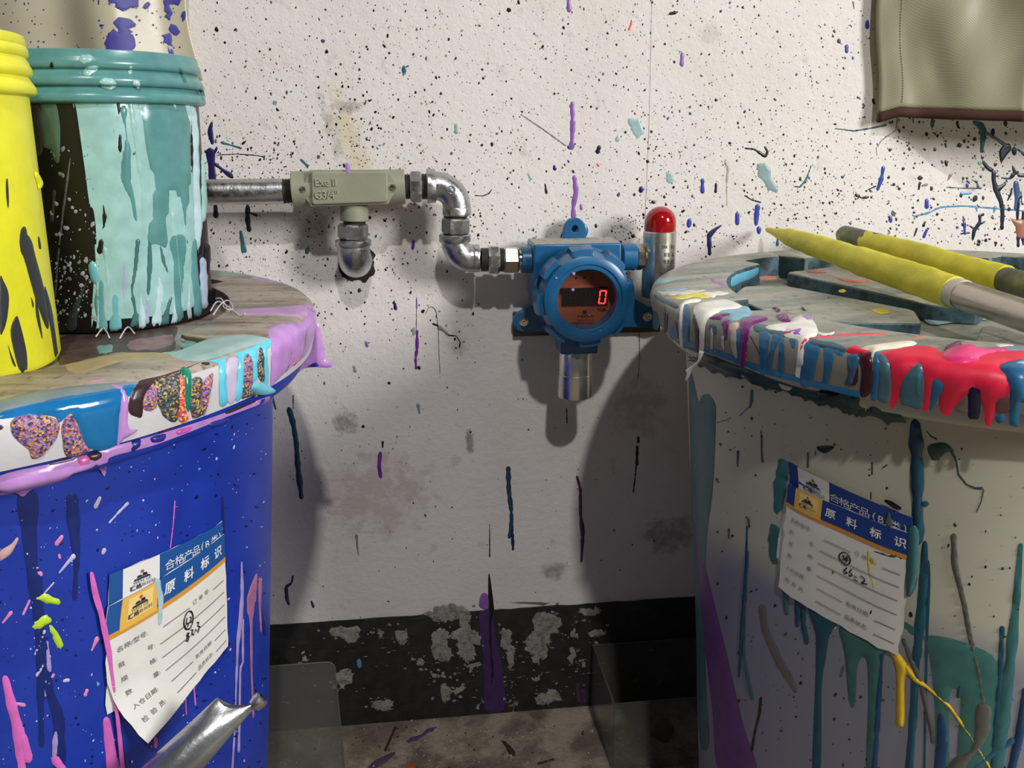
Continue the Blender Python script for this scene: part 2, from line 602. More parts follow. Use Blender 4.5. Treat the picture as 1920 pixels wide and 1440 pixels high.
def finish_print(m, name, mats, parent, surf, label=None):
    o = m.build(name, mats, parent, smooth=180, recalc=False); 
    me = o.data; bm = bmesh.new(); bm.from_mesh(me)
    for f in bm.faces:
        if (Vector(CAM) - f.calc_center_median()).dot(f.normal) < 0: f.normal_flip()
    bm.to_mesh(me); bm.free()
    if label: o['label'] = label
    return o

# ================================================================== SETTING
def wall_mat():
    t = NT('painted_plaster'); base = lin((230, 224, 219))
    n = t.noise(7, 5, 0.6); c = t.mix(t.ramp(n, [(0.45, 0.0), (0.75, 0.35)]), base, lin((196, 188, 178)))
    n2 = t.noise(38, 6, 0.65); c = t.mix(t.ramp(n2, [(0.60, 0.0), (0.72, 0.35)]), c, lin((150, 142, 132)))
    sep = t.n('ShaderNodeSeparateXYZ'); t.l(t.co(), sep.inputs[0])

    def stain(c, u, v, ru, rv, colr, amt, nz=30, shear=0.0):
        p = wp(u, v); k = pxm(u, v, 0)
        dx = t.math('SUBTRACT', sep.outputs[0], float(p[0])); dz = t.math('SUBTRACT', sep.outputs[2], float(p[2]))
        if shear: dx = t.math('SUBTRACT', dx, t.math('MULTIPLY', dz, shear))
        dx2 = t.math('DIVIDE', dx, ru * k); dz2 = t.math('DIVIDE', dz, rv * k)
        q = t.math('ADD', t.math('MULTIPLY', dx2, dx2), t.math('MULTIPLY', dz2, dz2))
        q = t.math('ADD', q, t.math('MULTIPLY', t.math('SUBTRACT', t.noise(nz, 5, 0.7), 0.5), 5.0))
        f = t.ramp(q, [(0.0, amt), (1.0, 0.0)])
        return t.mix(f, c, lin(colr))
    c = stain(c, 655, 250, 34, 90, (214, 200, 168), 0.8, shear=-0.25)
    c = stain(c, 622, 245, 14, 75, (150, 142, 132), 0.5, 60, shear=-0.25)
    c = stain(c, 650, 200, 40, 14, (120, 112, 104), 0.6, 60)
    c = stain(c, 500, 600, 120, 60, (206, 192, 170), 0.5)
    c = stain(c, 590, 420, 60, 40, (150, 135, 115), 0.5, 40)
    c = stain(c, 650, 790, 24, 30, (120, 110, 98), 0.7, 60)
    c = stain(c, 700, 930, 120, 100, (176, 160, 146), 0.5, 40)
    c = stain(c, 1255, 1000, 50, 45, (120, 112, 100), 0.55, 50)
    c = stain(c, 1040, 1070, 26, 20, (110, 102, 92), 0.6, 50)
    c = stain(c, 1200, 760, 60, 60, (170, 160, 148), 0.5, 40)
    c = stain(c, 1330, 60, 26, 20, (170, 160, 150), 0.3, 60)
    c = stain(c, 860, 640, 24, 26, (165, 158, 148), 0.5, 60)
    c = stain(c, 880, 825, 9, 26, (110, 104, 98), 0.7, 60)
    t.col(c); t.set(Roughness=0.75)
    h = t.math('ADD', t.math('MULTIPLY', t.noise(130, 3, 0.5), 0.7), t.math('MULTIPLY', t.noise(420, 2, 0.5), 0.3))
    t.bump(h, 0.55, 0.0022)
    return t.m


m = MB(); m.box((-2.2, 0, 0), (2.4, 0.06, 2.6)); wall = m.build('wall_back', wall_mat(), None, 0); tag(wall, kind='structure')
WL = Plane('y', 0.0)


def floor_mat():
    t = NT('dirty_concrete')
    c = t.ramp(t.noise(18, 6, 0.65), [(0.3, lin((92, 82, 68))), (0.5, lin((130, 118, 100))), (0.7, lin((168, 156, 138)))])
    c = t.mix(t.ramp(t.noise(70, 5, 0.7), [(0.55, 0.0), (0.7, 0.7)]), c, lin((74, 64, 52)))
    c = t.mix(t.ramp(t.noise(9, 5, .7), [(.5, 0.), (.62, .75)]), c, lin((176, 164, 142)))
    t.col(c); t.set(Roughness=0.85); t.bump(t.noise(120, 6, 0.7), 0.7, 0.004); return t.m


m = MB(); m.box((-2.2, -3.6, -0.05), (2.4, 0.0, 0)); floor = m.build('floor', floor_mat(), None, 0); tag(floor, kind='structure')
FL = Plane('z', 0.0)

# black painted skirting band
def skirt_mat():
    t = NT('black_gloss_paint'); c = t.ramp(t.noise(60, 6, 0.7), [(0.35, lin((30, 30, 29))), (0.7, lin((50, 50, 48)))])
    st = t.noise(1.0, 6, 0.7, t.co(scale=(30, 30, 260)))
    c = t.mix(t.ramp(st, [(0.6, 0.0), (0.72, 0.35)]), c, lin((110, 106, 100)))
    t.col(c); t.set(Roughness=0.55); t.bump(t.noise(120, 4), 0.3, 0.001); return t.m


m = MB(); N_ = 160; xs = np.linspace(-2.2, 2.4, 401)
top = [(x, 0.143 + rng.normal(0, 0.0004)) for x in xs]
m.prism([(-2.2, 0.0)] + [(2.4, 0.0)] + top[::-1], 0.0, -0.0018)
base = m.build('baseboard_back', skirt_mat(), None, 0); tag(base, kind='structure')
SK = Plane('y', -0.0018)

# --------------------------------------------------------------- paint on the wall
C_NAVY = paint((32, 28, 84)); C_PURP = paint((142, 96, 172)); C_PURP2 = paint((112, 48, 140)); C_TEAL = paint((52, 104, 112))
C_TEALD = paint((28, 66, 84)); C_BLUE = paint((52, 66, 165)); C_BLACK = paint((24, 22, 24)); C_PALE = paint((160, 190, 192))
C_DKPUR = paint((84, 44, 88)); C_GREY = paint((140, 134, 128)); C_LILAC = paint((176, 140, 208)); C_ORNG = paint((245, 80, 70))
C_SKY = paint((96, 150, 190)); C_INK = paint((20, 32, 48)); C_MIDB = paint((58, 92, 140))
wall_strokes = [
    ('P', [(1066, -6, 7), (1067, 20, 8)], C_PURP), ('P', [(1073, 193, 8), (1074, 230, 9), (1072, 278, 8)], C_PURP),
    ('P', [(1077, 332, 7), (1080, 360, 12), (1075, 385, 8), (1075, 408, 8)], C_PURP), ('P', [(1089, 384, 5), (1090, 392, 6)], C_PURP),
    ('P', [(1066, 275, 7), (1068, 278, 7)], C_BLUE), ('P', [(1184, 42, 4), (1179, 56, 4)], C_ORNG), ('P', [(1120, 308, 4), (1122, 311, 5)], C_ORNG),
    ('P', [(1279, 103, 8), (1278, 121, 7)], C_PURP), ('J', [(788, 262, 16), (788, 285, 16)], C_TEAL), ('J', [(800, 259, 7), (806, 259, 5)], C_TEAL),
    ('J', [(36, 480, 8), (28, 510, 22), (38, 560, 16)], C_NAVY), ('J', [(30, 595, 38), (34, 640, 26), (38, 700, 26)], C_NAVY),
    ('J', [(40, 610, 10), (55, 580, 12)], C_NAVY), ('J', [(45, 640, 14), (80, 665, 16), (115, 692, 20)], C_NAVY),
    ('J', [(55, 607, 4), (130, 603, 4), (200, 607, 4), (240, 614, 5), (240, 625, 6)], C_BLACK),
    ('J', [(50, 805, 18), (52, 845, 18)], C_INK), ('J', [(176, 805, 20), (176, 860, 20), (182, 900, 20)], C_INK), ('J', [(185, 833, 7), (212, 843, 9)], C_INK),
    ('J', [(150, 910, 14), (154, 945, 18), (158, 985, 14)], C_TEAL), ('D', [(245, 530, 20), (258, 600, 32), (272, 655, 26)], C_TEAL),
    ('D', [(672, 645, 24), (672, 665, 24)], C_TEAL), ('D', [(680, 620, 6), (678, 650, 8)], C_TEAL),
    ('J', [(385, 625, 10), (410, 650, 12)], C_TEAL), ('J', [(75, 558, 12), (110, 568, 7), (150, 580, 10)], C_TEAL),
    ('D', [(1355, 590, 22), (1350, 640, 22)], C_PURP2), ('D', [(1010, 900, 22), (1005, 915, 26)], C_TEALD), ('D', [(1235, 990, 16), (1240, 1025, 24)], C_NAVY),
    ('D', [(1374, 950, 4), (1374, 1060, 4), (1372, 1160, 5)], C_BLACK), ('D', [(1378, 1165, 16), (1378, 1280, 22), (1368, 1350, 18), (1372, 1410, 18)], C_PURP2),
    ('D', [(1374, 965, 8), (1376, 1020, 10)], C_PURP), ('D', [(1432, 1060, 3), (1450, 1020, 4), (1475, 1010, 5), (1500, 1040, 5), (1515, 1150, 4), (1518, 1300, 4), (1526, 1440, 4)], C_BLACK),
    ('D', [(1480, 1122, 12), (1510, 1132, 14), (1530, 1150, 14)], C_BLACK), ('D', [(1520, 1145, 30), (1550, 1165, 34), (1575, 1190, 20)], C_GREY),
    ('D', [(1580, 1196, 10), (1630, 1200, 6), (1655, 1240, 8), (1650, 1275, 8)], C_BLACK), ('D', [(1050, 1240, 18), (1056, 1265, 18)], paint((120, 110, 170))),
    ('D', [(1750, 297, 6), (1800, 300, 6), (1840, 285, 8), (1858, 258, 6)], C_BLACK), ('D', [(1225, 990, 12), (1232, 975, 8)], C_NAVY),
    ('K', [(138, 462, 22), (155, 520, 24), (168, 600, 20), (175, 700, 24), (190, 832, 16)], C_TEALD), ('K', [(155, 405, 5), (156, 460, 4)], C_BLACK),
    ('K', [(68, 410, 8), (82, 462, 8)], C_TEALD), ('K', [(520, 645, 14), (515, 700, 18), (522, 748, 14)], C_PURP2), ('K', [(530, 600, 12), (530, 622, 5)], C_BLACK),
    ('K', [(1056, 710, 18), (1058, 800, 18), (1068, 880, 16), (1070, 930, 16), (1060, 1000, 14)], C_TEALD), ('K', [(1072, 950, 12), (1076, 1050, 12)], C_NAVY),
    ('K', [(1344, 745, 12), (1358, 800, 14), (1358, 900, 14), (1368, 980, 16), (1362, 1100, 10)], C_DKPUR),
    ('K', [(1600, 580, 12), (1600, 600, 10)], C_BLACK), ('K', [(1596, 620, 12), (1594, 695, 12)], C_BLACK), ('K', [(1592, 700, 6), (1580, 810, 6)], C_BLACK),
    ('K', [(155, 1162, 8), (148, 1190, 12), (125, 1208, 14)], C_DKPUR), ('K', [(126, 1212, 16), (130, 1260, 14), (138, 1280, 12)], C_DKPUR), ('K', [(232, 1268, 10), (240, 1290, 14)], C_DKPUR),
    ('K', [(978, 945, 3), (978, 1080, 6)], C_BLACK), ('K', [(410, 285, 16), (415, 305, 16)], paint((140, 156, 160))), ('K', [(678, 445, 16), (684, 480, 8)], paint((130, 148, 156))),
    ('K', [(1604, 140, 5), (1606, 250, 4), (1600, 330, 4)], C_GREY), ('K', [(1300, 460, 5), (1302, 520, 5)], C_BLACK), ('K', [(460, 182, 12), (464, 196, 12)], paint((118, 108, 168))),
    ('K', [(420, 990, 10), (424, 1040, 8), (428, 1075, 3)], C_GREY), ('K', [(662, 130, 20), (660, 150, 12)], paint((150, 158, 160))),
    ('I', [(405, 1128, 10), (370, 1150, 16), (345, 1180, 24)], C_NAVY), ('I', [(345, 1180, 22), (348, 1270, 18)], C_NAVY),
    ('I', [(486, 1068, 18), (486, 1118, 22)], C_BLUE), ('I', [(588, 1030, 24), (582, 1080, 26), (580, 1122, 20)], C_BLUE), ('I', [(594, 1140, 22), (594, 1165, 18)], C_BLUE),
    ('I', [(247, 1100, 18), (247, 1122, 20)], C_BLUE), ('I', [(312, 900, 20), (312, 960, 16)], C_BLUE), ('I', [(65, 1010, 18), (66, 1012, 18)], C_NAVY),
    ('I', [(8, 945, 22), (12, 946, 20)], C_BLUE), ('I', [(1136, 105, 18), (1136, 138, 20)], C_BLUE), ('I', [(1033, 230, 16), (1033, 260, 18)], C_BLUE), ('I', [(1064, 285, 10), (1064, 295, 10)], C_BLUE),
    ('I', [(1216, 838, 18), (1208, 890, 22), (1188, 948, 14)], C_BLUE), ('I', [(1180, 930, 6), (1142, 948, 6)], C_BLACK),
    ('I', [(1433, 1000, 18), (1433, 1035, 18)], C_BLUE), ('I', [(1250, 1082, 16), (1253, 1105, 18)], C_BLUE), ('I', [(536, 1228, 10), (538, 1229, 10)], C_BLUE),
    ('I', [(686, 1140, 14), (690, 1175, 8), (686, 1225, 16)], C_TEAL), ('I', [(975, 643, 5), (1070, 655, 7), (1160, 640, 8), (1230, 625, 12)], C_TEALD),
    ('I', [(1285, 590, 6), (1280, 650, 7), (1210, 700, 5), (1180, 740, 5), (1185, 775, 5)], C_GREY), ('I', [(526, 742, 8), (570, 745, 10), (600, 765, 14), (625, 782, 16), (638, 760, 14), (625, 735, 10)], C_BLACK),
    ('I', [(855, 830, 6), (830, 900, 10), (800, 935, 12), (770, 933, 4)], C_TEAL), ('I', [(210, 270, 16), (210, 328, 16)], C_PURP),
    ('I', [(524, 978, 6), (560, 1000, 8), (605, 1012, 8)], C_BLACK), ('I', [(425, 805, 10), (440, 840, 18), (432, 930, 6), (434, 1030, 5)], paint((182, 172, 160))),
    ('I', [(380, 920, 16), (378, 960, 16)], C_INK), ('I', [(1140, 985, 18), (1110, 990, 8), (1080, 975, 14)], C_BLACK),
    ('I', [(150, 68, 12), (170, 70, 12), (188, 58, 6)], C_BLACK), ('I', [(1065, 10, 8), (1070, 45, 5)], C_BLACK), ('I', [(380, 500, 16), (384, 500, 16)], C_INK),
    ('U', [(795, 235, 30), (850, 260, 70), (885, 320, 60), (875, 420, 44), (865, 500, 24)], C_TEAL), ('U', [(890, 320, 30), (990, 380, 30), (1090, 450, 34)], paint((80, 110, 125))),
    ('U', [(1100, 460, 60), (1060, 510, 60), (1045, 580, 36)], C_INK), ('U', [(1160, 470, 30), (1160, 520, 34)], C_INK), ('U', [(1190, 480, 20), (1248, 520, 20)], C_MIDB),
    ('U', [(875, 575, 14), (910, 640, 40), (960, 670, 40)], C_INK), ('U', [(975, 680, 40), (975, 760, 44), (1000, 850, 50), (1040, 950, 40), (1055, 1050, 40), (1048, 1190, 32)], C_INK),
    ('U', [(1080, 790, 20), (1010, 840, 60)], C_INK), ('U', [(1145, 630, 16), (1165, 690, 36), (1120, 745, 30), (1045, 735, 16)], C_INK),
    ('U', [(1175, 780, 44), (1185, 880, 50), (1170, 1020, 24)], C_MIDB), ('U', [(1200, 910, 24), (1190, 1050, 28), (1188, 1110, 26)], C_INK), ('U', [(1240, 1040, 24), (1236, 1110, 24)], C_INK),
    ('U', [(1140, 830, 14), (1130, 880, 20), (1100, 940, 14)], C_INK), ('U', [(1220, 860, 14), (1225, 960, 14)], C_TEALD), ('U', [(1200, 715, 30), (1248, 715, 36)], C_TEALD),
    ('U', [(260, 1085, 20), (380, 1055, 20), (500, 1000, 18), (700, 990, 16), (820, 998, 18), (980, 1012, 14), (1248, 1035, 12)], C_SKY),
    ('U', [(822, 1000, 20), (822, 1035, 16)], C_SKY), ('U', [(990, 1000, 34), (975, 1050, 16)], C_SKY), ('U', [(550, 823, 9), (700, 830, 12), (860, 830, 16)], paint((70, 86, 100))),
    ('U', [(780, 755, 10), (825, 780, 14), (835, 820, 20)], paint((70, 86, 110))), ('U', [(680, 878, 22), (770, 875, 24)], C_SKY), ('U', [(735, 795, 26), (736, 815, 28)], C_BLUE),
    ('U', [(850, 1075, 28), (850, 1140, 30), (800, 1210, 32), (785, 1295, 24)], C_INK), ('U', [(760, 1170, 16), (800, 1195, 24)], C_INK), ('U', [(860, 1150, 18), (895, 1130, 14)], C_INK),
    ('U', [(710, 1135, 26), (715, 1240, 24)], C_BLUE), ('U', [(680, 1240, 14), (755, 1230, 20)], C_NAVY), ('U', [(645, 1182, 30), (650, 1184, 30)], C_BLUE),
    ('U', [(372, 940, 34), (372, 1000, 30)], C_BLUE), ('U', [(42, 1085, 28), (48, 1130, 30)], C_BLUE), ('U', [(345, 1270, 26), (375, 1200, 20)], C_BLUE), ('U', [(98, 1100, 20), (98, 1120, 20)], C_BLACK),
    ('U', [(358, 1130, 14), (342, 1170, 22)], C_BLACK), ('U', [(285, 1190, 16), (260, 1260, 16)], C_TEALD), ('U', [(250, 190, 20), (250, 240, 10)], C_TEAL), ('U', [(425, 215, 32), (422, 275, 26)], C_TEAL),
    ('U', [(650, 230, 18), (645, 260, 24), (668, 290, 16)], C_BLACK), ('U', [(545, 590, 30), (550, 625, 24)], C_INK), ('U', [(660, 445, 40), (680, 440, 30)], C_BLACK), ('U', [(540, 430, 20), (545, 460, 16)], C_BLACK),
    ('U', [(845, 605, 34), (850, 610, 34)], paint((110, 190, 130))), ('U', [(970, 300, 34), (965, 350, 34)], C_NAVY), ('U', [(1080, 240, 36), (1082, 270, 30)], C_BLACK), ('U', [(560, 760, 10), (580, 720, 24), (600, 700, 12)], C_GREY),
    ('U', [(1195, 1270, 36), (1195, 1350, 24)], C_NAVY), ('U', [(1235, 1280, 26), (1240, 1340, 14)], C_NAVY), ('U', [(300, 840, 20), (310, 775, 14)], C_BLACK), ('U', [(330, 810, 16), (375, 795, 26)], C_GREY),
    ('P', [(1222, -4, 1.4), (1217, 230, 1.4), (1208, 440, 1.4), (1203, 580, 1.4)], paint((186, 178, 168))), ('J', [(1245, 448, 5), (1330, 505, 7), (1420, 570, 6)], C_GREY),
    ('P', [(297, 0, 2), (300, 3, 2)], C_GREY), ('E', [(325, 300, 20), (345, 262, 20)], C_BLUE), ('E', [(960, 245, 26), (965, 235, 20)], C_BLACK),
    ('E', [(728, 172, 14), (728, 186, 14)], C_INK), ('E', [(880, 280, 20), (884, 282, 20)], C_BLACK), ('J', [(1340, 720, 8), (1345, 755, 12)], C_INK), ('J', [(1376, 650, 12), (1378, 662, 12)], C_NAVY),
    ('J', [(1552, 575, 14), (1545, 595, 16)], C_INK), ('J', [(1716, 735, 18), (1714, 748, 16)], C_NAVY), ('J', [(1762, 790, 16), (1764, 792, 16)], C_NAVY), ('J', [(1905, 860, 14), (1902, 885, 18)], C_BLUE),
    ('J', [(1830, 52, 10), (1850, 48, 14)], C_BLACK), ('J', [(1738, 630, 12), (1742, 632, 12)], C_BLACK), ('J', [(567, 648, 22), (572, 670, 26)], C_LILAC),
    ('J', [(1832, 680, 12), (1828, 705, 30)], C_PALE), ('J', [(1275, 680, 10), (1285, 700, 14)], C_PALE), ('J', [(992, 490, 18), (992, 518, 18)], paint((150, 178, 180))), ('J', [(1625, 530, 10), (1622, 548, 22)], C_PALE),
]
pw = [o for o in wall_strokes]
for k, pts, mt in wall_strokes:
    stroke(WL, cr(k, pts), mt, wall, 'paint_drip', h=0.0007, wob=0.14)
blob(WL, cr('J', [(1665, 465), (1690, 462), (1715, 480), (1725, 520), (1700, 540), (1680, 515), (1668, 490)]), C_PALE, wall, 'paint_splash', 0.0006, 1.0)
blob(WL, cr('I', [(585, 820), (620, 815), (650, 850), (660, 900), (690, 950), (650, 955), (620, 920), (590, 870)]), paint((140, 164, 166)), wall, 'paint_splash', 0.0006, 1.0)
blob(WL, cr('I', [(132, 860), (155, 865), (170, 905), (150, 915), (135, 890)]), C_PALE, wall, 'paint_splash', 0.0005, .8)
blob(WL, cr('K', [(935, 1290), (940, 1245), (955, 1232), (972, 1245), (976, 1300)]), C_PURP, wall, 'paint_drip', 0.0007)
blob(WL, cr('U', [(1125, 1105), (1180, 1112), (1260, 1118), (1260, 1270), (1188, 1275), (1170, 1180)]), paint((165, 112, 92)), wall, 'paint_flake', 0.002, 0.5, 2, label='brown curling flake stuck on the wall')
blob(WL, cr('V', [(830, -60), (845, -60), (862, 60), (880, 200), (885, 310), (830, 310), (828, 120)]), C_BLACK, wall, 'paint_drip', 0.0009)
blob(WL, cr('V', [(1040, 215), (1200, 205), (1360, 210), (1445, 218), (1380, 238), (1250, 228)]), paint((120, 108, 96)), wall, 'scratch', 0.0003, .6, 2)

# speckle: thousands of tiny drops flicked on the plaster
sp = []
def speck(n, u0, v0, u1, v1, smin=0.9, smax=3.4, p=2.6, pal=(0, 0, 0, 0, 0, 0, 0, 1, 1, 2, 3, 4), sig=None):
    for _ in range(n):
        u = rng.uniform(u0, u1); v = rng.uniform(v0, v1)
        if sig: u = rng.normal((u0 + u1) / 2, (u1 - u0) / 3); v = rng.normal((v0 + v1) / 2, (v1 - v0) / 3)
        r = .72 * (smin + (smax - smin) * rng.random() ** p)
        if rng.random() < 0.025: r *= 1.7
        e = 1 + abs(rng.normal(0, 0.35))
        sp.append((u, v, r, r * e, rng.normal(0, 0.4), int(rng.choice(pal)), 0.0003))
speck(900, 380, 0, 1650, 300); speck(420, 380, 150, 900, 480, sig=1); speck(420, 390, 300, 900, 660); speck(300, 880, 280, 1330, 520)
speck(420, 1200, 180, 1920, 470); speck(260, 1660, 200, 1920, 460, 1.2, 4.5, 2, (0, 0, 0, 0, 1)); speck(160, 1400, 330, 1640, 420); speck(120, 500, 640, 1300, 1130, 0.9, 2.6)
speck(70, 480, 480, 900, 900, 1, 3.2, 2, (1, 2, 4, 0)); speck(90, 380, 250, 560, 340, 1, 3.2, 2, (0, 0, 2, 3)); speck(60, 1150, 400, 1200, 470, 0.9, 2.2, 2, (0,)); speck(150, 900, 0, 1300, 400, .8, 2.0)
speck(1100, 380, 0, 1640, 480, .7, 1.7, 2); speck(500, 380, 200, 760, 520, .7, 1.8, 2); speck(350, 1200, 250, 1900, 460, .7, 1.8, 2)
dots(WL, sp, wall, 'paint_speckle', [C_BLACK, paint((92, 90, 92)), paint((120, 92, 150)), paint((70, 76, 120)), paint((130, 150, 155))], 'fine dark paint flicks all over the plaster')

# plaster showing through the black band
pl = NT('bare_plaster'); pl.col(pl.ramp(pl.noise(150, 6, 0.75), [(0.35, lin((96, 92, 86))), (0.5, lin((150, 146, 138))), (0.7, lin((178, 174, 166)))])); pl.set(Roughness=0.9); pl.bump(pl.noise(220, 5, 0.7), 0.9, 0.002); PLAS = pl.m
patches = [
    [(260, 640), (265, 540), (310, 490), (380, 480), (440, 520), (500, 500), (530, 480), (560, 460), (540, 420), (580, 400), (640, 420), (640, 480), (720, 510), (755, 560), (745, 650), (690, 640), (700, 740), (660, 800), (620, 815), (560, 780), (530, 700), (510, 640), (520, 590), (440, 560), (430, 620), (460, 700), (450, 770), (390, 800), (320, 780), (270, 740)],
    [(170, 340), (270, 300), (300, 260), (420, 230), (560, 250), (650, 310), (650, 360), (640, 410), (560, 440), (520, 380), (420, 410), (330, 400), (240, 360)],
    [(945, 520), (1000, 480), (1050, 500), (1065, 560), (1055, 630), (1095, 650), (1090, 740), (1070, 840), (1045, 890), (1020, 780), (1010, 690), (965, 670)],
    [(1285, 350), (1380, 305), (1450, 320), (1540, 315), (1500, 350), (1550, 380), (1540, 470), (1575, 530), (1470, 540), (1460, 600), (1420, 640), (1420, 720), (1390, 775), (1340, 770), (1340, 820), (1290, 800), (1260, 730), (1215, 700), (1220, 640), (1175, 610), (1250, 540), (1290, 470)],
    [(365, 1060), (400, 1020), (440, 1060), (465, 1110), (440, 1170), (375, 1220)], [(480, 1100), (540, 1050), (605, 1040), (600, 1080), (500, 1130)],
    [(1300, 1190), (1330, 1130), (1400, 1120), (1440, 1075), (1500, 1090), (1550, 1140), (1580, 1190), (1500, 1200), (1420, 1215), (1340, 1220)],
    [(1290, 970), (1330, 930), (1355, 940), (1320, 1010)], [(1640, 700), (1680, 670), (1700, 730), (1680, 820), (1655, 810)], [(1650, 540), (1685, 470), (1705, 520), (1670, 560)],
    [(1710, 310), (1850, 280), (1930, 265), (1960, 300), (1880, 345), (1780, 345)], [(1820, 510), (1900, 490), (2000, 500), (1960, 540), (1900, 560)], [(90, 800), (150, 780), (205, 800), (140, 835)],
    [(620, 830), (740, 815), (740, 850), (690, 860), (650, 910), (640, 870)], [(270, 925), (350, 930), (350, 955), (280, 950)], [(-120, 480), (20, 520), (25, 590), (-40, 640), (-80, 560)], [(-270, 500), (-230, 490), (-215, 540), (-260, 560)],
    [(-770, 480), (-640, 450), (-460, 460), (-470, 560), (-560, 620), (-620, 570), (-730, 540)], [(-700, 920), (-560, 880), (-540, 960), (-620, 1070), (-690, 1040)], [(-1040, 760), (-990, 740), (-990, 790), (-1020, 800)],
    [(760, 1170), (790, 1190), (770, 1200)], [(985, 1040), (1010, 1030), (1000, 1055)], [(1030, 1240), (1080, 1230), (1070, 1255)], [(1720, 830), (1800, 805), (1780, 835)],
    [(-350, 1240), (-240, 1180), (-140, 1190), (-120, 1250), (-260, 1290)],
]
for p in patches:
    blob(SK, cr('V', p), PLAS, base, 'plaster_patch', 0.0005, 2.0, 4)
blob(SK, cr('V', [(745, 310), (880, 300), (890, 500), (960, 800), (985, 1000), (985, 1285), (800, 1285), (790, 1000), (770, 700), (748, 500)]), paint((70, 44, 98)), base, 'paint_drip', 0.0005, .4)
blob(SK, cr('V', [(832, 300), (875, 300), (868, 480), (872, 700), (890, 880), (862, 1060), (845, 1060), (855, 880), (835, 650)]), C_BLACK, base, 'paint_drip', 0.001)
stroke(SK, cr('V', [(1722, 1030, 30), (1735, 1200, 30)]), C_DKPUR, base, h=.0005); stroke(SK, cr('V', [(1785, 1090, 36), (1795, 1200, 40)]), C_DKPUR, base, h=.0005)
stroke(SK, [(673, 1238, 8), (674, 1250, 8)], C_SKY, base, h=.0005)

fl = []
for p in patches:
    q = cr('V', p); q = [(a[0], a[1]) for a in q]
    for _ in range(9):
        a = q[int(rng.integers(len(q)))]; r = .7 + 2.2 * rng.random() ** 2; fl.append((a[0] + rng.normal(0, 9), a[1] + rng.normal(0, 9), r * 1.5, r, rng.normal(0, .6), 0, .0003))
for _ in range(90): fl.append((rng.uniform(520, 1290), rng.uniform(1200, 1330), rng.uniform(1, 5), rng.uniform(.5, 1.1), rng.normal(-.05, .1), 0, .0002))
dots(SK, fl, base, 'plaster_fleck', [PLAS], 'small flecks where the black band has worn through')

# bits of dried paint on the floor
for q, c, hh in (([(762, 1388), (775, 1381), (788, 1378), (800, 1368), (814, 1363), (812, 1371), (796, 1378), (782, 1388), (766, 1393)], (92, 62, 120), .0008), ([(690, 1440), (705, 1426), (735, 1410), (742, 1414), (720, 1430), (705, 1442)], (84, 62, 82), .0004),
                 ([(762, 1436), (775, 1432), (780, 1444), (764, 1446)], (190, 80, 50), .002), ([(940, 1388), (960, 1400), (968, 1418), (955, 1412)], (60, 52, 46), .004)):
    blob(FL, q, paint(c), floor, 'paint_chip', hh, .8, 2)
stroke(FL, [(741, 1364, 4), (722, 1408, 5)], paint((58, 48, 40)), floor, 'splinter', h=.003)
stroke(FL, [(1010, 1432, 5), (1038, 1424, 4)], paint((58, 48, 40)), floor, 'splinter', h=.003)
sp2 = [(rng.uniform(500, 1330), rng.uniform(1350, 1445), rng.uniform(.8, 3), rng.uniform(.6, 2), rng.uniform(0, 3), int(rng.integers(0, 3)), .001) for _ in range(200)]
dots(FL, sp2, floor, 'grit', [paint((180, 172, 160)), paint((60, 52, 44)), paint((120, 110, 96))], 'grit and crumbs on the floor')

# ================================================================== CONDUIT RUN
GALV = metal('galvanised_iron', (190, 190, 190), 0.33, 70, 0.35, 0.16)
STEEL = metal('brushed_steel', (222, 220, 212), 0.27, 30, 0.01, 0.04)
BRASSY = metal('nickel_plate', (190, 180, 165), 0.22, 40, 0.05, 0.08)
DARKTH = plain('thread_dark', (96, 92, 86), 0.45, 0.8)
ZINC = metal('zinc_plate', (205, 200, 180), 0.2, 40, 0.05, 0.1)
t = NT('grey_green_enamel'); t.col(t.ramp(t.noise(25, 4), [(0.3, lin((140, 142, 122))), (0.7, lin((158, 158, 138)))])); t.set(Roughness=0.5); t.bump(t.noise(260, 3), 0.2, 0.0006); ENAM = t.m
YC = -0.042
run = thing('conduit_run', 'grey steel conduit with green-grey junction box and elbows on the wall', 'pipe', wp(660, 480, 0))


def ax(u, v, y=YC): return Vector(wp(u, v, y))


def threads(m, a, b, r, mi=0):
    a, b = Vector(a), Vector(b); L = (b - a).length; n = max(3, int(L / 0.0016)); prof = []
    for i in range(n):
        prof += [(r, L * i / n), (r * 0.93, L * (i + 0.5) / n)]
    prof.append((r, L)); m.lathe(prof, a, b - a, 24, mi)


def hexnut(m, a, b, r, mi=0, n=6, ph=0.0):
    a, b = Vector(a), Vector(b); d = b - a; L = d.length; R = orient(d); c = 0.12 * r
    vs = []; 
    for (rr, tt) in ((r * 0.9, 0), (r, c), (r, L - c), (r * 0.9, L)):
        for k in range(n):
            an = 2 * PI * (k + 0.5) / n + ph; vs.append(a + R @ Vector((rr * math.cos(an), rr * math.sin(an), tt)))
    fs = [(i * n + k, i * n + (k + 1) % n, (i + 1) * n + (k + 1) % n, (i + 1) * n + k) for i in range(3) for k in range(n)]
    fs += [tuple(range(n))[::-1], tuple(range(3 * n, 4 * n))]
    m.add(vs, fs, mi)


S_ = pxm(660, 350, YC)
m = MB(); m.cyl(ax(250, 362), ax(532, 358.5), 23.5 * S_, 40); m.build('pipe', GALV, run)
m = MB(); threads(m, ax(530, 358.5), ax(556, 357.5), 23 * S_); m.build('thread', DARKTH, run)
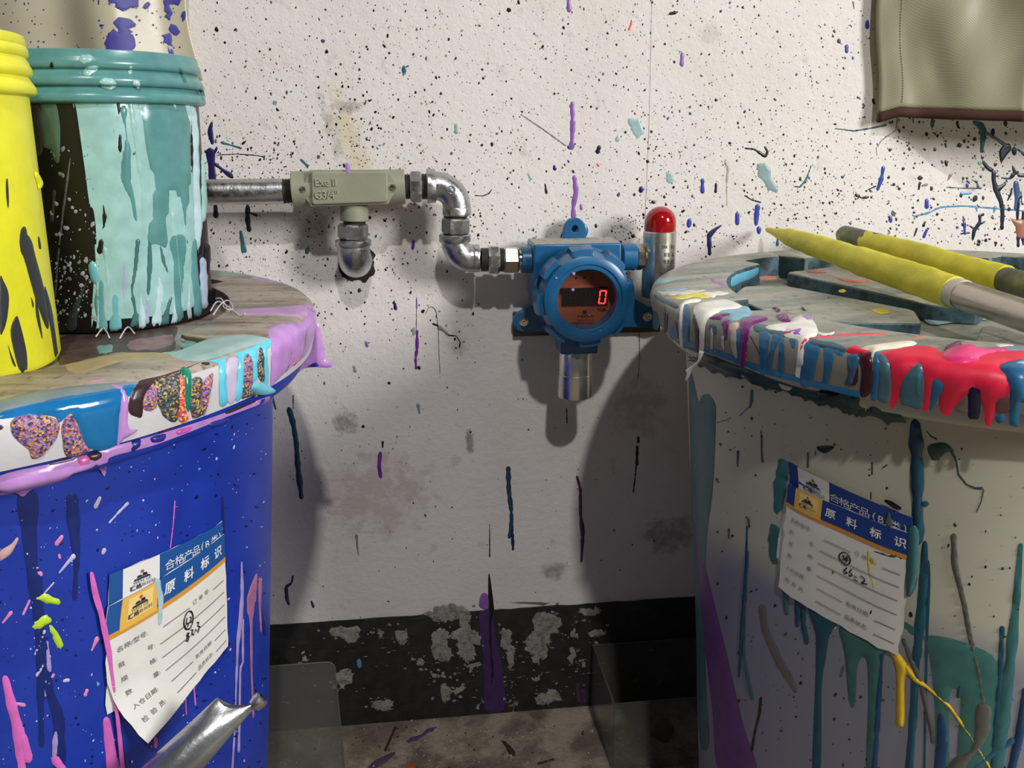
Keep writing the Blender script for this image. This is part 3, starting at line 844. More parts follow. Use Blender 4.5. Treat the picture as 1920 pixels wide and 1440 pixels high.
# junction box body
box = MB()
box.lathe([(20 * S_, 0), (34 * S_, 0), (34 * S_, 46 * S_)], ax(549, 356), ax(600, 354) - ax(549, 356), 40, caps=(True, False))
zc = wp(655, 353, YC)
box.lathe([(32 * S_, 0), (32 * S_, 130 * S_)], ax(590, 354), ax(720, 351) - ax(590, 354), 40)
box.lathe([(32.5 * S_, 0), (32.5 * S_, 44 * S_), (24 * S_, 44 * S_)], ax(716, 351), ax(761, 350) - ax(716, 351), 40, caps=(False, True))
box.lathe([(27 * S_, 0), (27 * S_, 30 * S_), (20 * S_, 30 * S_)], ax(664, 384), ax(664.5, 420) - ax(664, 384), 40, caps=(False, True))
jb = box.build('junction_box', ENAM, run, bevel=0.0008)
pv = [(581, 319), (727, 318), (746, 348), (728, 383), (583, 388), (562, 356)]
YF = YC - 31 * S_


def pl_px(pts, y): return [(wp(u, v, y)[0], wp(u, v, y)[2]) for u, v in pts]


m = MB(); m.prism(pl_px(pv, YF), YF + 0.004, YF); cov = m.build('cover', ENAM, run, bevel=0.0006)


def rounded(pts, r, k=5):
    out = []; n = len(pts)
    for i in range(n):
        p = np.array(pts[i], float); a = np.array(pts[i - 1], float); b = np.array(pts[(i + 1) % n], float)
        da = (a - p) / np.linalg.norm(a - p); db = (b - p) / np.linalg.norm(b - p)
        p0, p1 = p + da * r, p + db * r
        for j in range(k + 1):
            q = j / k; out.append(tuple((1 - q) ** 2 * p0 + 2 * q * (1 - q) * p + q * q * p1))
    return out


m = MB(); m.prism(pl_px(rounded([(583, 322), (727, 320), (728, 379), (585, 384)], 7), YF), YF, YF - 0.0035)
m.build('raised_panel', ENAM, cov, bevel=0.0016, seg=3)


def wall_text(body, u, v, h, y, depth, mat, parent, name, bold=False, sx=1.0):
    V, F, dim = text_geo(body, bold); k = h
    px = pxm(u, v, y); c = wp(u, v, y); m = MB(); n = len(V)
    X = c[0] + V[:, 0] * k * px * sx; Z = c[2] + V[:, 1] * k * px
    f3 = np.stack([X, np.full(n, y - depth), Z], -1); b3 = np.stack([X, np.full(n, y + 0.0004), Z], -1)
    m.add(np.vstack([f3, b3]), list(F) + [(a + n, b + n, c_ + n) for a, b, c_ in F])
    # side walls
    from collections import Counter
    E_ = Counter()
    for f in F:
        for i in range(3): E_[(f[i], f[(i + 1) % 3])] += 1
    for (a, b) in list(E_):
        if (b, a) not in E_: m.add([f3[a], f3[b], b3[b], b3[a]], [(0, 1, 2, 3)])
    return m.build(name, mat, parent, smooth=30)


LETT = plain('letter_highlight_enamel', (176, 176, 156), .35)  # paler than the box enamel: highlights on the letter edges put into the colour
wall_text('Exe II', 611, 342, 20, YF - 0.0035, 0.0016, LETT, cov, 'raised_lettering', False, 0.92)
wall_text('G3/4″', 613, 365, 21, YF - 0.0035, 0.0016, LETT, cov, 'raised_lettering', False, 0.9)
for (u, v) in ((568, 355), (737, 351)):
    p = Vector(wp(u, v, YF)); m = MB(); r = 6.5 * S_
    m.lathe([(r, 0), (r, 0.0012), (r * 0.75, 0.0026), (0.0001, 0.003)], p, (0, -1, 0), 20)
    sc = m.build('screw', ZINC, cov)
    m = MB(); m.box(p + Vector((-r * .7, -.0036, -.0003)), p + Vector((r * .7, -.0026, .0003))); m.box(p + Vector((-.0003, -.0036, -r * .7)), p + Vector((.0003, -.0026, r * .7)))
    # slot drawn as dark inlay
    m.build('screw_slot', DARKTH, sc)
stroke(Plane('y', YF - 0.0036), cr('D', [(930, 95, 20), (935, 150, 26)]), C_LILAC, cov, h=0.0004)

# branch to the wall
m = MB(); threads(m, ax(664.5, 412), ax(664.5, 426), 22 * S_); m.build('thread', DARKTH, run)
m = MB(); hexnut(m, ax(662, 420), ax(662, 447), 31 * S_, 0, 8); m.build('hex_nut', GALV, run)
m = MB(); threads(m, ax(662, 446), ax(662, 452), 26 * S_); m.build('thread', DARKTH, run)


def elbow(c0, d0, d1, rad, rb, collar0, collar1, name='elbow'):
    """c0 start point, heading d0, leaving along d1, bend radius rad"""
    c0, d0, d1 = Vector(c0), Vector(d0).normalized(), Vector(d1).normalized()
    m = MB(); pts = []; ctr = c0 + d0 * collar0[1] + d1 * rad
    pts.append(c0)
    for i in range(15):
        a = (PI / 2) * i / 14
        pts.append(ctr - d1 * rad * math.cos(a) + d0 * rad * math.sin(a))
    end = pts[-1] + d1 * collar1[1]; pts.append(end)
    m.tube(pts, rb, 28)
    m.lathe([(rb * .7, -.0003), (collar0[0] * .95, 0), (collar0[0], .001), (collar0[0], collar0[1] - .001), (collar0[0] * .96, collar0[1]), (rb * .9, collar0[1] + .0008)], c0, d0, 32)
    m.lathe([(rb * .9, -.0008), (collar1[0] * .96, 0), (collar1[0], .001), (collar1[0], collar1[1] - .001), (collar1[0] * .95, collar1[1]), (rb * .7, collar1[1] + .0003)], end - d1 * collar1[1], d1, 32)
    return m.build(name, GALV, run), end


e, _ = elbow(ax(662, 449), (0, 0, -1), (0, 1, 0), 34 * S_, 31.5 * S_, (34.5 * S_, 13 * S_), (33 * S_, 12 * S_))
# dark ragged hole round the branch
hole = []
for i in range(22):
    a = 2 * PI * i / 22; hole.append((670 + 35 * math.cos(a) * rng.uniform(.85, 1.12), 494 + 38 * math.sin(a) * rng.uniform(.85, 1.1)))
blob(WL, hole, plain('hole_dirt', (42, 38, 33), 0.95), wall, 'wall_hole', 0.0003, 1.5, 2)

# right-hand run
m = MB(); threads(m, ax(759, 350), ax(772, 350), 24 * S_); m.build('thread', DARKTH, run)
m = MB(); hexnut(m, ax(769, 350), ax(791, 350), 31 * S_, 0, 8); m.build('hex_nut', GALV, run)
m = MB(); threads(m, ax(790, 350), ax(802, 350), 25 * S_); m.build('thread', DARKTH, run)
e1, end1 = elbow(ax(800, 349), (1, 0, 0), (0, 0, -1), 40 * S_, 27 * S_, (32.5 * S_, 17 * S_), (28 * S_, 16 * S_))
m = MB(); em = ax(845, 352); ey = Vector((0, -1, 0)); pc = Vector(wp(846, 356, YC - 26.5 * S_))
m.lathe([(5.5 * S_, 0), (6.2 * S_, .0008), (8 * S_, .0008), (8.6 * S_, 0)], pc, (-0.1, -1, 0.15), 24)
m.build('cast_mark', GALV, e1); wall_text('K', 846, 356, 13, YC - 26.7 * S_, 0.0008, GALV, e1, 'cast_mark')
ue = 854
m = MB(); threads(m, ax(ue, 402), ax(ue, 413), 24 * S_); m.build('thread', DARKTH, run)
m = MB(); hexnut(m, ax(854, 409), ax(854, 437), 29 * S_, 0, 8); m.build('hex_nut', GALV, run)
m = MB(); threads(m, ax(854, 435), ax(854, 441), 25 * S_); m.build('thread', DARKTH, run)
e2, end2 = elbow(ax(853, 439), (0, 0, -1), (1, 0, 0), 33 * S_, 27 * S_, (31 * S_, 15 * S_), (27.5 * S_, 14 * S_))
ev = 487
m = MB(); threads(m, ax(902, ev), ax(919, ev), 24 * S_); m.build('thread', DARKTH, run)
m = MB(); hexnut(m, ax(915, ev), ax(936, ev), 28.5 * S_, 0, 8); m.build('hex_nut', GALV, run)
m = MB(); threads(m, ax(934, ev), ax(946, ev), 24 * S_); m.build('thread', DARKTH, run)
m = MB(); hexnut(m, ax(943, ev), ax(972, ev), 27.5 * S_, 0, 6, PI / 6); m.build('gland_nut', BRASSY, run)
m = MB(); m.cyl(ax(970, ev), ax(980, ev), 19 * S_, 28); m.build('gland_neck', BRASSY, run)

# ================================================================== GAS DETECTOR
def enamel_blue():
    t = NT('blue_enamel'); t.col(t.ramp(t.noise(40, 4), [(0.3, lin((17, 88, 136))), (0.7, lin((26, 104, 152)))])); t.set(Roughness=0.38)
    t.bump(t.noise(300, 2), 0.12, 0.0005); t.b.inputs['Coat Weight'].default_value = 0.3; t.b.inputs['Coat Roughness'].default_value = 0.2; return t.m


BLU = enamel_blue(); BRK = metal('bracket_steel', (96, 90, 82), 0.5, 60, 0.2)
gd = thing('gas_detector', 'blue cast gas detector with round window showing a red zero', 'detector', wp(1095, 600, 0))
m = MB(); a = wp(963, 582, -.008); b = wp(1240, 628, -.008)
m.box((wp(963, 600, -.008)[0], -.0005, wp(1090, 628, -.008)[2]), (wp(1240, 600, -.008)[0], -.006, wp(1090, 583, -.008)[2])); m.build('bracket', BRK, gd, bevel=.0008)


def ear(u, v, r, u2, v2, name='mounting_ear'):
    y0, y1 = -.0065, -.013; c = wp(u, v, y1); d = wp(u2, v2, y1); px = pxm(u, v, y1); poly = []
    sg = 1 if u2 > u else -1
    for i in range(17):
        an = PI / 2 + PI * i / 16 if sg > 0 else -PI / 2 + PI * i / 16
        poly.append((c[0] + r * px * math.cos(an), c[2] + r * px * math.sin(an)))
    e = [(d[0], d[2] - 34 * px), (d[0], d[2] + 50 * px)] if sg > 0 else [(d[0], d[2] + 50 * px), (d[0], d[2] - 34 * px)]
    m = MB(); m.prism(poly + e, y0, y1); o = m.build(name, BLU, gd, bevel=.001)
    p = Vector(c); mm = MB(); mm.lathe([(8.5 * px, 0), (8.5 * px, .0008), (6 * px, .001)], p, (0, -1, 0), 24, caps=(False, True)); hexnut(mm, p + Vector((0, -.001, 0)), p + Vector((0, -.005, 0)), 6.2 * px); mm.cyl(p + Vector((0, -.005, 0)), p + Vector((0, -.0075, 0)), 3 * px, 16)
    mm.build('bolt', ZINC, o)


ear(982, 603, 20, 1050, 590); ear(1214, 594, 20, 1140, 580)
# top lug with its hole
y0, y1 = -.012, -.020; c = wp(1078, 429, y1); px = pxm(1078, 429, y1); N_ = 48; vo = []; vi = []
for i in range(N_):
    an = 2 * PI * i / N_; dx, dz = math.cos(an), math.sin(an)
    if dz >= 0: R_ = 20
    else:
        hw = 20.0; R_ = min(34 / max(-dz, 1e-6), hw / max(abs(dx) + dz * 0.12, 1e-6))
    vo.append((c[0] + R_ * px * dx, c[2] + R_ * px * dz)); vi.append((c[0] + 6.2 * px * dx, c[2] + 6.2 * px * dz))
m = MB(); vs = [(p[0], y, p[1]) for y in (y0, y1) for ring in (vo, vi) for p in ring]
idx = lambda yi, ri, k: yi * 2 * N_ + ri * N_ + k % N_
fs = []
for k in range(N_):
    fs += [(idx(1, 0, k), idx(1, 0, k + 1), idx(1, 1, k + 1), idx(1, 1, k)), (idx(0, 0, k), idx(0, 1, k), idx(0, 1, k + 1), idx(0, 0, k + 1)),
           (idx(0, 0, k), idx(0, 0, k + 1), idx(1, 0, k + 1), idx(1, 0, k)), (idx(0, 1, k), idx(1, 1, k), idx(1, 1, k + 1), idx(0, 1, k + 1))]
m.add(vs, fs); m.build('mounting_lug', BLU, gd, bevel=.0008)
m = MB(); q = Vector(wp(1088, 433, -.008)); m.lathe([(16 * px, 0), (16 * px, .006), (13 * px, .007)], q + Vector((0, .008, 0)), (0, -1, 0), 32, caps=(True, True)); m.build('lug_spacer', BLU, gd)
# housing
hs = MB(); YB, YH = -.012, -.062
A_ = wp(1001, 459, YH); B_ = wp(1166, 459, YH); Zb = wp(1090, 560, YH)[2]
hs.box((A_[0], YB, Zb), (B_[0], YH, A_[2])); ho = hs.build('housing', BLU, gd, bevel=.0018, seg=3)
CC = Vector(wp(1102, 563, -.10)); CX, CZ = CC.x, CC.z
m = MB(); m.lathe([(.044, 0), (.046, .002), (.046, .052)], (CX, -.010, CZ), (0, -1, 0), 64, caps=(True, True)); m.build('housing_back', BLU, ho)
m = MB(); p0 = A_; m.box((A_[0] + .001, YB - .002, A_[2] - .0002), (B_[0] - .001, YH + .002, A_[2] + .0004)); t = NT('dust'); t.col(t.ramp(t.noise(200, 4), [(.3, lin((150, 142, 130))), (.7, lin((190, 184, 172)))])); t.set(Roughness=.95); DUST = t.m
m.build('dust_layer', DUST, ho)
yi = -.040; si = pxm(1000, 487, yi)
m = MB(); m.cyl(ax(976, 487, yi), ax(1003, 487, yi), 24.5 * si, 40); m.build('cable_inlet', BLU, gd, bevel=.0012)
m = MB(); m.cyl(ax(1164, 482, yi), ax(1191, 482, yi), 25 * si, 40); m.build('cable_inlet', BLU, gd, bevel=.0012)
# cap : flange ring, castellated ring, bezel
def lugs(r, t_, a):
    if 0.010 < t_ < 0.0305 and r > 0.044:
        k = (a / (2 * PI) * 8 + 0.18) % 1.0
        return r if k < 0.62 else r - 0.0052
    return r


m = MB(); prof = [(.0448, 0), (.0478, .001), (.0478, .009), (.0485, .0101), (.0502, .012), (.0502, .020), (.0478, .030), (.0425, .0306), (.0418, .0345), (.0372, .0365), (.0345, .0365), (.0335, .0352), (.0300, .0352), (.0292, .0345), (.0288, .016)]
m.lathe(prof, (CX, -.0635, CZ), (0, -1, 0), 160, 0, rfun=lugs)
cap = m.build('cap', BLU, gd, smooth=28)
yf = -.0635 - .0165
t = NT('printed_faceplate'); t.col(t.ramp(t.noise(120, 3), [(.3, lin((146, 74, 48))), (.7, lin((158, 84, 55)))])); t.set(Roughness=.5)
FACE = t.m
m = MB(); m.lathe([(.0290, 0), (.0001, .0002)], (CX, yf, CZ), (0, -1, 0), 64); fpl = m.build('faceplate', FACE, cap)
PXW = pxm(1103, 563, -.09)


def wq(u, v, y=yf): p = wp(1103 + (u - 1103) * 1.0, v, y); return p


m = MB(); a = wp(1054, 541, yf - .002); b = wp(1140, 571, yf - .002)
m.box((a[0], yf - .0003, b[2]), (b[0], yf - .0022, a[2])); disp = m.build('display', plain('display_black', (14, 11, 12), .35), cap)
# seven segment digit, real lit bars
em = bpy.data.materials.new('lit_segment'); em.use_nodes = True; bb = em.node_tree.nodes['Principled BSDF']; bb.inputs['Base Color'].default_value = (1, .05, .03, 1); bb.inputs['Emission Color'].default_value = (1.0, .03, .025, 1); bb.inputs['Emission Strength'].default_value = 3.2
yd = yf - .0024
off = plain('unlit_segment', (34, 16, 17), .4)


def digit(u0, v0, wd, hg, segs):
    out = {}
    sh = 3.2
    def P(x, y): return (u0 + x * wd + (1 - y) * sh, v0 + y * hg)
    th = .16
    q = {'a': [(.08, 0), (.92, 0), (.78, .10), (.22, .10)], 'd': [(.08, 1), (.92, 1), (.78, .90), (.22, .90)], 'f': [(0, .04), (.2, .13), (.2, .44), (.05, .48)], 'b': [(1, .04), (.8, .13), (.8, .44), (.95, .48)],
         'e': [(.05, .52), (.2, .56), (.2, .87), (0, .96)], 'c': [(.95, .52), (.8, .56), (.8, .87), (1, .96)], 'g': [(.1, .5), (.25, .45), (.75, .45), (.9, .5), (.75, .55), (.25, .55)]}
    for k, pts in q.items():
        m = MB(); m.prism(pl_px([P(*p) for p in pts], yd), yd + .0002, yd - .0003); m.build('lit_segment' if k in segs else 'unlit_segment', em if k in segs else off, disp, smooth=0)


digit(1121, 544, 14.5, 26, 'abcdef'); digit(1102, 544.5, 14.5, 26, ''); digit(1083, 545, 14.5, 26, ''); digit(1064, 545.5, 14.5, 26, '')
INK = plain('print_ink', (44, 20, 16), .6)
wall_text('%LEL', 1129, 580, 8.5, yf - .0006, .0002, INK, fpl, 'lettering')
m = MB(); pbt = Vector(wp(1096, 584.5, yf)); m.lathe([(3.6 * PXW, .0004), (3.6 * PXW, .0012), (2.2 * PXW, .0014), (2, .0)][:3], pbt, (0, -1, 0), 24, caps=(True, True)); m.build('sensor_port', plain('black_rubber', (16, 15, 15), .6), fpl)
for u in (1081, 1096, 1109):
    m = MB(); m.lathe([(1.8 * PXW, .0002), (1.8 * PXW, .0010)], Vector(wp(u, 521, yf)), (0, -1, 0), 16, caps=(True, True)); m.build('indicator_lamp', plain('indicator_dark', (40, 16, 16), .4), fpl)
# lines of tiny print too small to read
m = MB()
for (v, u0, u1, hg) in ((593, 1083, 1112, 4.2), (600, 1082, 1112, 2.2), (606, 1071, 1124, 4.0), (612, 1078, 1122, 3.2)):
    u = u0
    while u < u1:
        wd = rng.uniform(2.0, 3.6); p = pl_px([(u, v - hg / 2), (u + wd, v - hg / 2), (u + wd, v + hg / 2), (u, v + hg / 2)], yf)
        for zz in (0, 1, 2):
            fz = zz / 3; z0 = p[3][1] + (p[0][1] - p[3][1]) * (fz + .08); z1 = z0 + (p[0][1] - p[3][1]) * .17
            m.add([(p[0][0], yf - .0004, z0), (p[1][0], yf - .0004, z0), (p[1][0], yf - .0004, z1), (p[0][0], yf - .0004, z1)], [(0, 1, 2, 3)])
        xm = (p[0][0] + p[1][0]) / 2; wv = .3 * PXW
        m.add([(xm - wv, yf - .0004, p[3][1]), (xm + wv, yf - .0004, p[3][1]), (xm + wv, yf - .0004, p[0][1]), (xm - wv, yf - .0004, p[0][1])], [(0, 1, 2, 3)])
        u += wd + rng.uniform(.8, 1.4)
m.build('lettering', INK, fpl, smooth=0)


def glass(name, tint, gloss=0.08, rough=.03):
    mt = bpy.data.materials.new(name); mt.use_nodes = True; nt = mt.node_tree; nt.nodes.clear()
    o = nt.nodes.new('ShaderNodeOutputMaterial'); mx = nt.nodes.new('ShaderNodeMixShader'); tr = nt.nodes.new('ShaderNodeBsdfTransparent'); gl = nt.nodes.new('ShaderNodeBsdfGlossy'); lw = nt.nodes.new('ShaderNodeLayerWeight'); fr = nt.nodes.new('ShaderNodeMath')
    lw.inputs[0].default_value = .5; pw = nt.nodes.new('ShaderNodeMath'); pw.operation = 'POWER'; pw.inputs[1].default_value = 4.0; nt.links.new(lw.outputs['Facing'], pw.inputs[0])
    fr.operation = 'MULTIPLY_ADD'; fr.inputs[1].default_value = .6; fr.inputs[2].default_value = .035; nt.links.new(pw.outputs[0], fr.inputs[0]); tr.inputs[0].default_value = (*tint, 1); gl.inputs['Roughness'].default_value = rough
    nt.links.new(fr.outputs[0], mx.inputs[0]); nt.links.new(tr.outputs[0], mx.inputs[1]); nt.links.new(gl.outputs[0], mx.inputs[2]); nt.links.new(mx.outputs[0], o.inputs[0]); return mt


m = MB(); m.lathe([(.0288, 0), (.0288, .0015), (.0001, .0017)], (CX, -.0635 - .0325, CZ), (0, -1, 0), 64); m.build('window_glass', glass('window_glass', (.93, .90, .90)), cap)
# neck and sensor
ys = -.060; sx_ = pxm(1078, 700, ys)
m = MB(); m.box((wp(1046, 648, ys)[0], ys + 34 * sx_, wp(1080, 657, ys)[2]), (wp(1115, 648, ys)[0], ys - 30 * sx_, wp(1080, 620, ys)[2])); m.build('sensor_neck', BLU, gd, bevel=.002)
m = MB(); pA, pB = ax(1079, 655, ys), ax(1077.5, 742, ys); L_ = (pB - pA).length
m.lathe([(28 * sx_, 0), (29.5 * sx_, .0015), (30 * sx_, L_ * .5), (29.4 * sx_, L_ * .505), (30.6 * sx_, L_ * .52), (32 * sx_, L_ * .98), (31 * sx_, L_), (24 * sx_, L_), (22 * sx_, L_ - .003)], pA, pB - pA, 64, caps=(True, True)); m.build('sensor_barrel', STEEL, gd)
dots(Plane('y', -.0985), [(1074, 543, 3, 3, 0, 0, .0004), (1105, 591, 1.6, 1.3, 0, 0, .0003)], cap, 'paint_speckle', [C_LILAC])
dots(Plane('y', -.1003), [(1076, 513, 3, 3, 0, 0, .0004), (1043, 521, 2, 2, 0, 0, .0003), (1126, 620, 1.5, 1, 0, 0, .0003)], cap, 'paint_speckle', [C_LILAC])

# ================================================================== WARNING BEACON
wb = thing('warning_beacon', 'steel cylinder warning light with red dome beside the blue detector', 'alarm light', wp(1240, 560, -.04))
yb = -.040; sb = pxm(1238, 430, yb); pT = ax(1237.5, 433, yb); pB = ax(1243, 556, yb); pB = Vector((pT.x, pT.y, pB.z)); L_ = (pT - pB).length
m = MB(); RB = 30 * sb
m.lathe([(RB * .9, 0), (RB, .001), (RB, L_ - .0115), (RB * .985, L_ - .0113), (RB * .985, L_ - .0108), (RB, L_ - .0106), (RB, L_ - .0006), (RB * .96, L_)], pB, (0, 0, 1), 64, caps=(True, True)); can = m.build('body', STEEL, wb)
t = NT('red_plastic'); t.col(lin((158, 12, 20))); t.set(Roughness=.12); t.b.inputs['Subsurface Weight'].default_value = .15; t.b.inputs['Subsurface Radius'].default_value = (.01, .001, .001); t.b.inputs['Coat Weight'].default_value = .5
rb = 28.5 * sb; prof = [(rb, 0), (rb, .009)] + [(rb * math.cos(a), .009 + rb * .98 * math.sin(a)) for a in np.linspace(0.12, PI / 2 - .01, 12)]
m = MB(); m.lathe(prof, pT, (0, 0, 1), 48, rfun=lambda r, t_, a: r * (1 + .006 * math.cos(24 * a)) if t_ < .016 else r); m.build('dome', t.m, wb, 60)
m = MB(); hexnut(m, ax(1192, 482, yb), ax(1206, 482, yb), 24 * sb); m.cyl(ax(1203, 482, yb), ax(1214, 482, yb), 17 * sb, 24); m.build('hex_coupling', BRASSY, wb)
SB = Rev((pT.x, pT.y), [(RB + .0001, pT.z), (RB + .0001, pB.z)])
q = [(1243, 453), (1264, 453), (1264, 500), (1242, 500)]
sh = Sheet(SB, q, .0001); m = MB()
sh.text(m, 'DX', .16, .24, .16, 0, .0002, True)
for (v, lst) in ((.24, [(.62, .16), (.88, .1)]), (.56, [(.08, .2), (.34, .18), (.72, .22)]), (.82, [(.06, .2), (.3, .2), (.6, .16), (.82, .14)])):
    for (u, wd) in lst:
        for k in range(3): sh.rect(m, u, v - .07 + k * .05, u + wd, v - .07 + k * .05 + .022, 0, .0002, (2, 1))
        sh.rect(m, u + wd * .4, v - .08, u + wd * .55, v + .07, 0, .0002, (1, 1))
finish_print(m, 'lettering', plain('black_print', (30, 28, 28), .5), can, SB)

# ================================================================== HANGING SHEETS
def cloth(name, c, c2, rough, wscale):
    t = NT(name); wv = t.n('ShaderNodeTexWave', wave_type='BANDS', bands_direction='DIAGONAL'); wv.inputs['Scale'].default_value = wscale; wv.inputs['Distortion'].default_value = .5; t.l(t.co(), wv.inputs[0])
    t.col(t.mix(t.ramp(t.noise(12, 4), [(.35, 0.), (.65, 1.)]), lin(c), lin(c2))); t.set(Roughness=rough); t.b.inputs['Sheen Weight'].default_value = .2; t.bump(wv.outputs[1], .12, .0006); return t.m


CANV = cloth('coated_canvas', (152, 149, 122), (164, 160, 132), .40, 260)
hc = thing('hanging_canvas', 'khaki coated canvas sheet with brown bound hem, hanging upper right', 'cloth', wp(1780, 0, -.07))
YK = -.05


def off(k): return -.011 - .072 * (min(1, k / .45) ** 1.4)


def fold(x, z):
    q = x + (z - .70) * .28
    a = min(1, max(0, (x - .47) / .03))
    return a * (.006 * math.sin(q * 31 + .6) + .004 * math.sin(q * 68 + z * 4 + 1) + .0035 * math.exp(-((x - .535 + (z - .74) * .35) / .010) ** 2 - ((z - .745) / .04) ** 2)
            - .004 * math.exp(-((x - .50 + (z - .74) * .3) / .012) ** 2) + .0010 * math.sin(x * 120 - z * 60))


nx, nz = 80, 60; V = []; GRID = []
for i in range(nx + 1):
    k = i / nx; u = 1646 + 620 * k; y = off(k); v = float(np.interp(u, [1646, 1681, 1770, 1920, 2300], [213, 202, 207, 210, 214])); b = wp(u, v, y); GRID.append((b[0], y, b[2], k))
for j in range(nz + 1):
    for (bx, y, bz, k) in GRID:
        z = bz + (1.02 - bz) * j / nz; x = bx - (.13 * (z - bz) - .0014 * math.sin(z * 62)) * max(0, 1 - k * 2.2)
        V.append((x, y + fold(x, z), z))
m = MB(); FS = [(j * (nx + 1) + i, j * (nx + 1) + i + 1, (j + 1) * (nx + 1) + i + 1, (j + 1) * (nx + 1) + i) for j in range(nz) for i in range(nx)]
m.add(V, FS); cs = m.build('canvas_sheet', CANV, hc, 180, recalc=False); s_ = cs.modifiers.new('thick', 'SOLIDIFY'); s_.thickness = .0012; s_.offset = 0
pts = [(V[i][0], V[i][1] - .0003, V[i][2]) for i in range(nx + 1)]
m = MB(); n = len(pts); HW = 16 * pxm(1780, 210, YK)
vs = []
for (x, y, z) in pts: vs += [(x, y - .0022, z + .001), (x, y - .0026, z - HW * .5), (x, y - .0012, z - HW), (x, y + .0022, z - HW * .9), (x, y + .0026, z - HW * .4), (x, y + .0022, z + .001)]
m.add(vs, [(i * 6 + k, i * 6 + (k + 1) % 6, (i + 1) * 6 + (k + 1) % 6, (i + 1) * 6 + k) for i in range(n - 1) for k in range(6)] + [tuple(range(6)), tuple(range((n - 1) * 6, n * 6))[::-1]])
m.build('hem', plain('brown_binding', (70, 40, 28), .8), hc, 180)
m = MB()
for j in range(1, nz - 1):
    for h_ in (0, .5):
        a = Vector(V[j * (nx + 1) + 5]); b = Vector(V[(j + 1) * (nx + 1) + 5]); c = a.lerp(b, h_); e = a.lerp(b, h_ + .3); o_ = Vector((0, -.0011, 0))
        m.tube([c + o_, c.lerp(e, .5) + o_ * 1.3, e + o_], .00035, 6)
so = m.build('stitching', plain('thread', (176, 168, 140), .9), hc, 180); so['kind'] = 'stuff'
blob(WL, [(1683, 223, ), (1684, 222), (1683.5, 230), (1682.5, 230)], C_GREY, wall, 'paint_drip', .0003)

FILM = cloth('woven_film', (190, 182, 156), (200, 192, 168), .26, 330)
hf = thing('hanging_film', 'cream woven plastic sheet smeared with dark blue paint, hanging behind the teal bucket', 'cloth', wp(200, 0, -.03))
xl = wp(-60, 50, -.03)[0]; xr = wp(352, 50, -.03)[0]; nx, nz = 80, 30; zb = .735; V = []


def filmy(x, z): 
    q = (x - wp(190, 50, -.03)[0]); return -.020 - .022 * math.exp(-(q / .032) ** 2) - .004 * math.sin(x * 70)


m = MB()
for j in range(nz + 1):
    for i in range(nx + 1):
        xx = xl + (xr - xl) * i / nx; z = zb + (1.0 - zb) * j / nz; xe = xx + (-.003 * math.sin(z * 50) - .05 * (z - .80) * (i / nx)) * (i / nx); V.append((xe, filmy(xx, z), z))
m.add(V, [(j * (nx + 1) + i, j * (nx + 1) + i + 1, (j + 1) * (nx + 1) + i + 1, (j + 1) * (nx + 1) + i) for j in range(nz) for i in range(nx)])
fm = m.build('film_sheet', FILM, hf, 180, recalc=False); s_ = fm.modifiers.new('thick', 'SOLIDIFY'); s_.thickness = .001; s_.offset = 0


class Film(Plane):
    def __init__(s): super().__init__('y', -.026)
    def pos(s, ab, h):
        ab = np.asarray(ab, float); h = np.broadcast_to(h, len(ab)); return np.stack([ab[:, 0], np.array([filmy(x, 0) for x in ab[:, 0]]) - .0007 - h, ab[:, 1]], -1)


FI = Film(); C_FB = paint((66, 62, 150), .5)
for pts in ([(660, -40), (800, -40), (820, 30), (780, 60), (740, 80), (700, 40), (670, 30)], [(700, 130), (760, 110), (800, 150), (780, 190), (800, 230), (790, 330), (660, 330), (655, 220), (690, 185), (715, 200)],
            [(955, -30), (1030, -30), (1030, 10), (980, 20), (985, 90), (965, 105), (950, 60)], [(1040, 70), (1065, 65), (1065, 110), (1050, 115)], [(970, 150), (1010, 135), (1025, 190), (990, 190)], [(940, 200), (980, 200), (990, 250), (970, 270), (950, 235)], [(965, 280), (995, 290), (990, 330), (965, 320)], [(840, 20), (870, 15), (865, 60), (845, 60)], [(610, 155), (640, 160), (625, 190)]):
    blob(FI, cr('A', pts), C_FB, fm, 'paint_smear', .0003, 2.2, 3)
dots(FI, [(rng.uniform(0, 340), rng.uniform(-5, 90), rng.uniform(.8, 2.4), rng.uniform(.8, 2), rng.uniform(0, 3), int(rng.random() < .6), .0002) for _ in range(90)], fm, 'paint_speckle', [C_BLACK, C_FB])

# ================================================================== DRUMS
LC, RC = (-.333, -.27), (.448, -.27)
ZT, RO, RI = .5645, .26, .196
LIDP = [(.1975, ZT), (.240, ZT), (.250, ZT - .0005), (.2548, ZT - .0022), (.2582, ZT - .0055), (.2597, ZT - .0105), (.2575, ZT - .024), (.2552, .5315)]
LIDD = LIDP + [(.2552, .500), (.2552, .455)]


RLIDP = LIDP[:6] + [(.2585, .5475), (.2562, .5388)]
RLIDD = RLIDP + [(.2562, .500), (.2562, .455)]


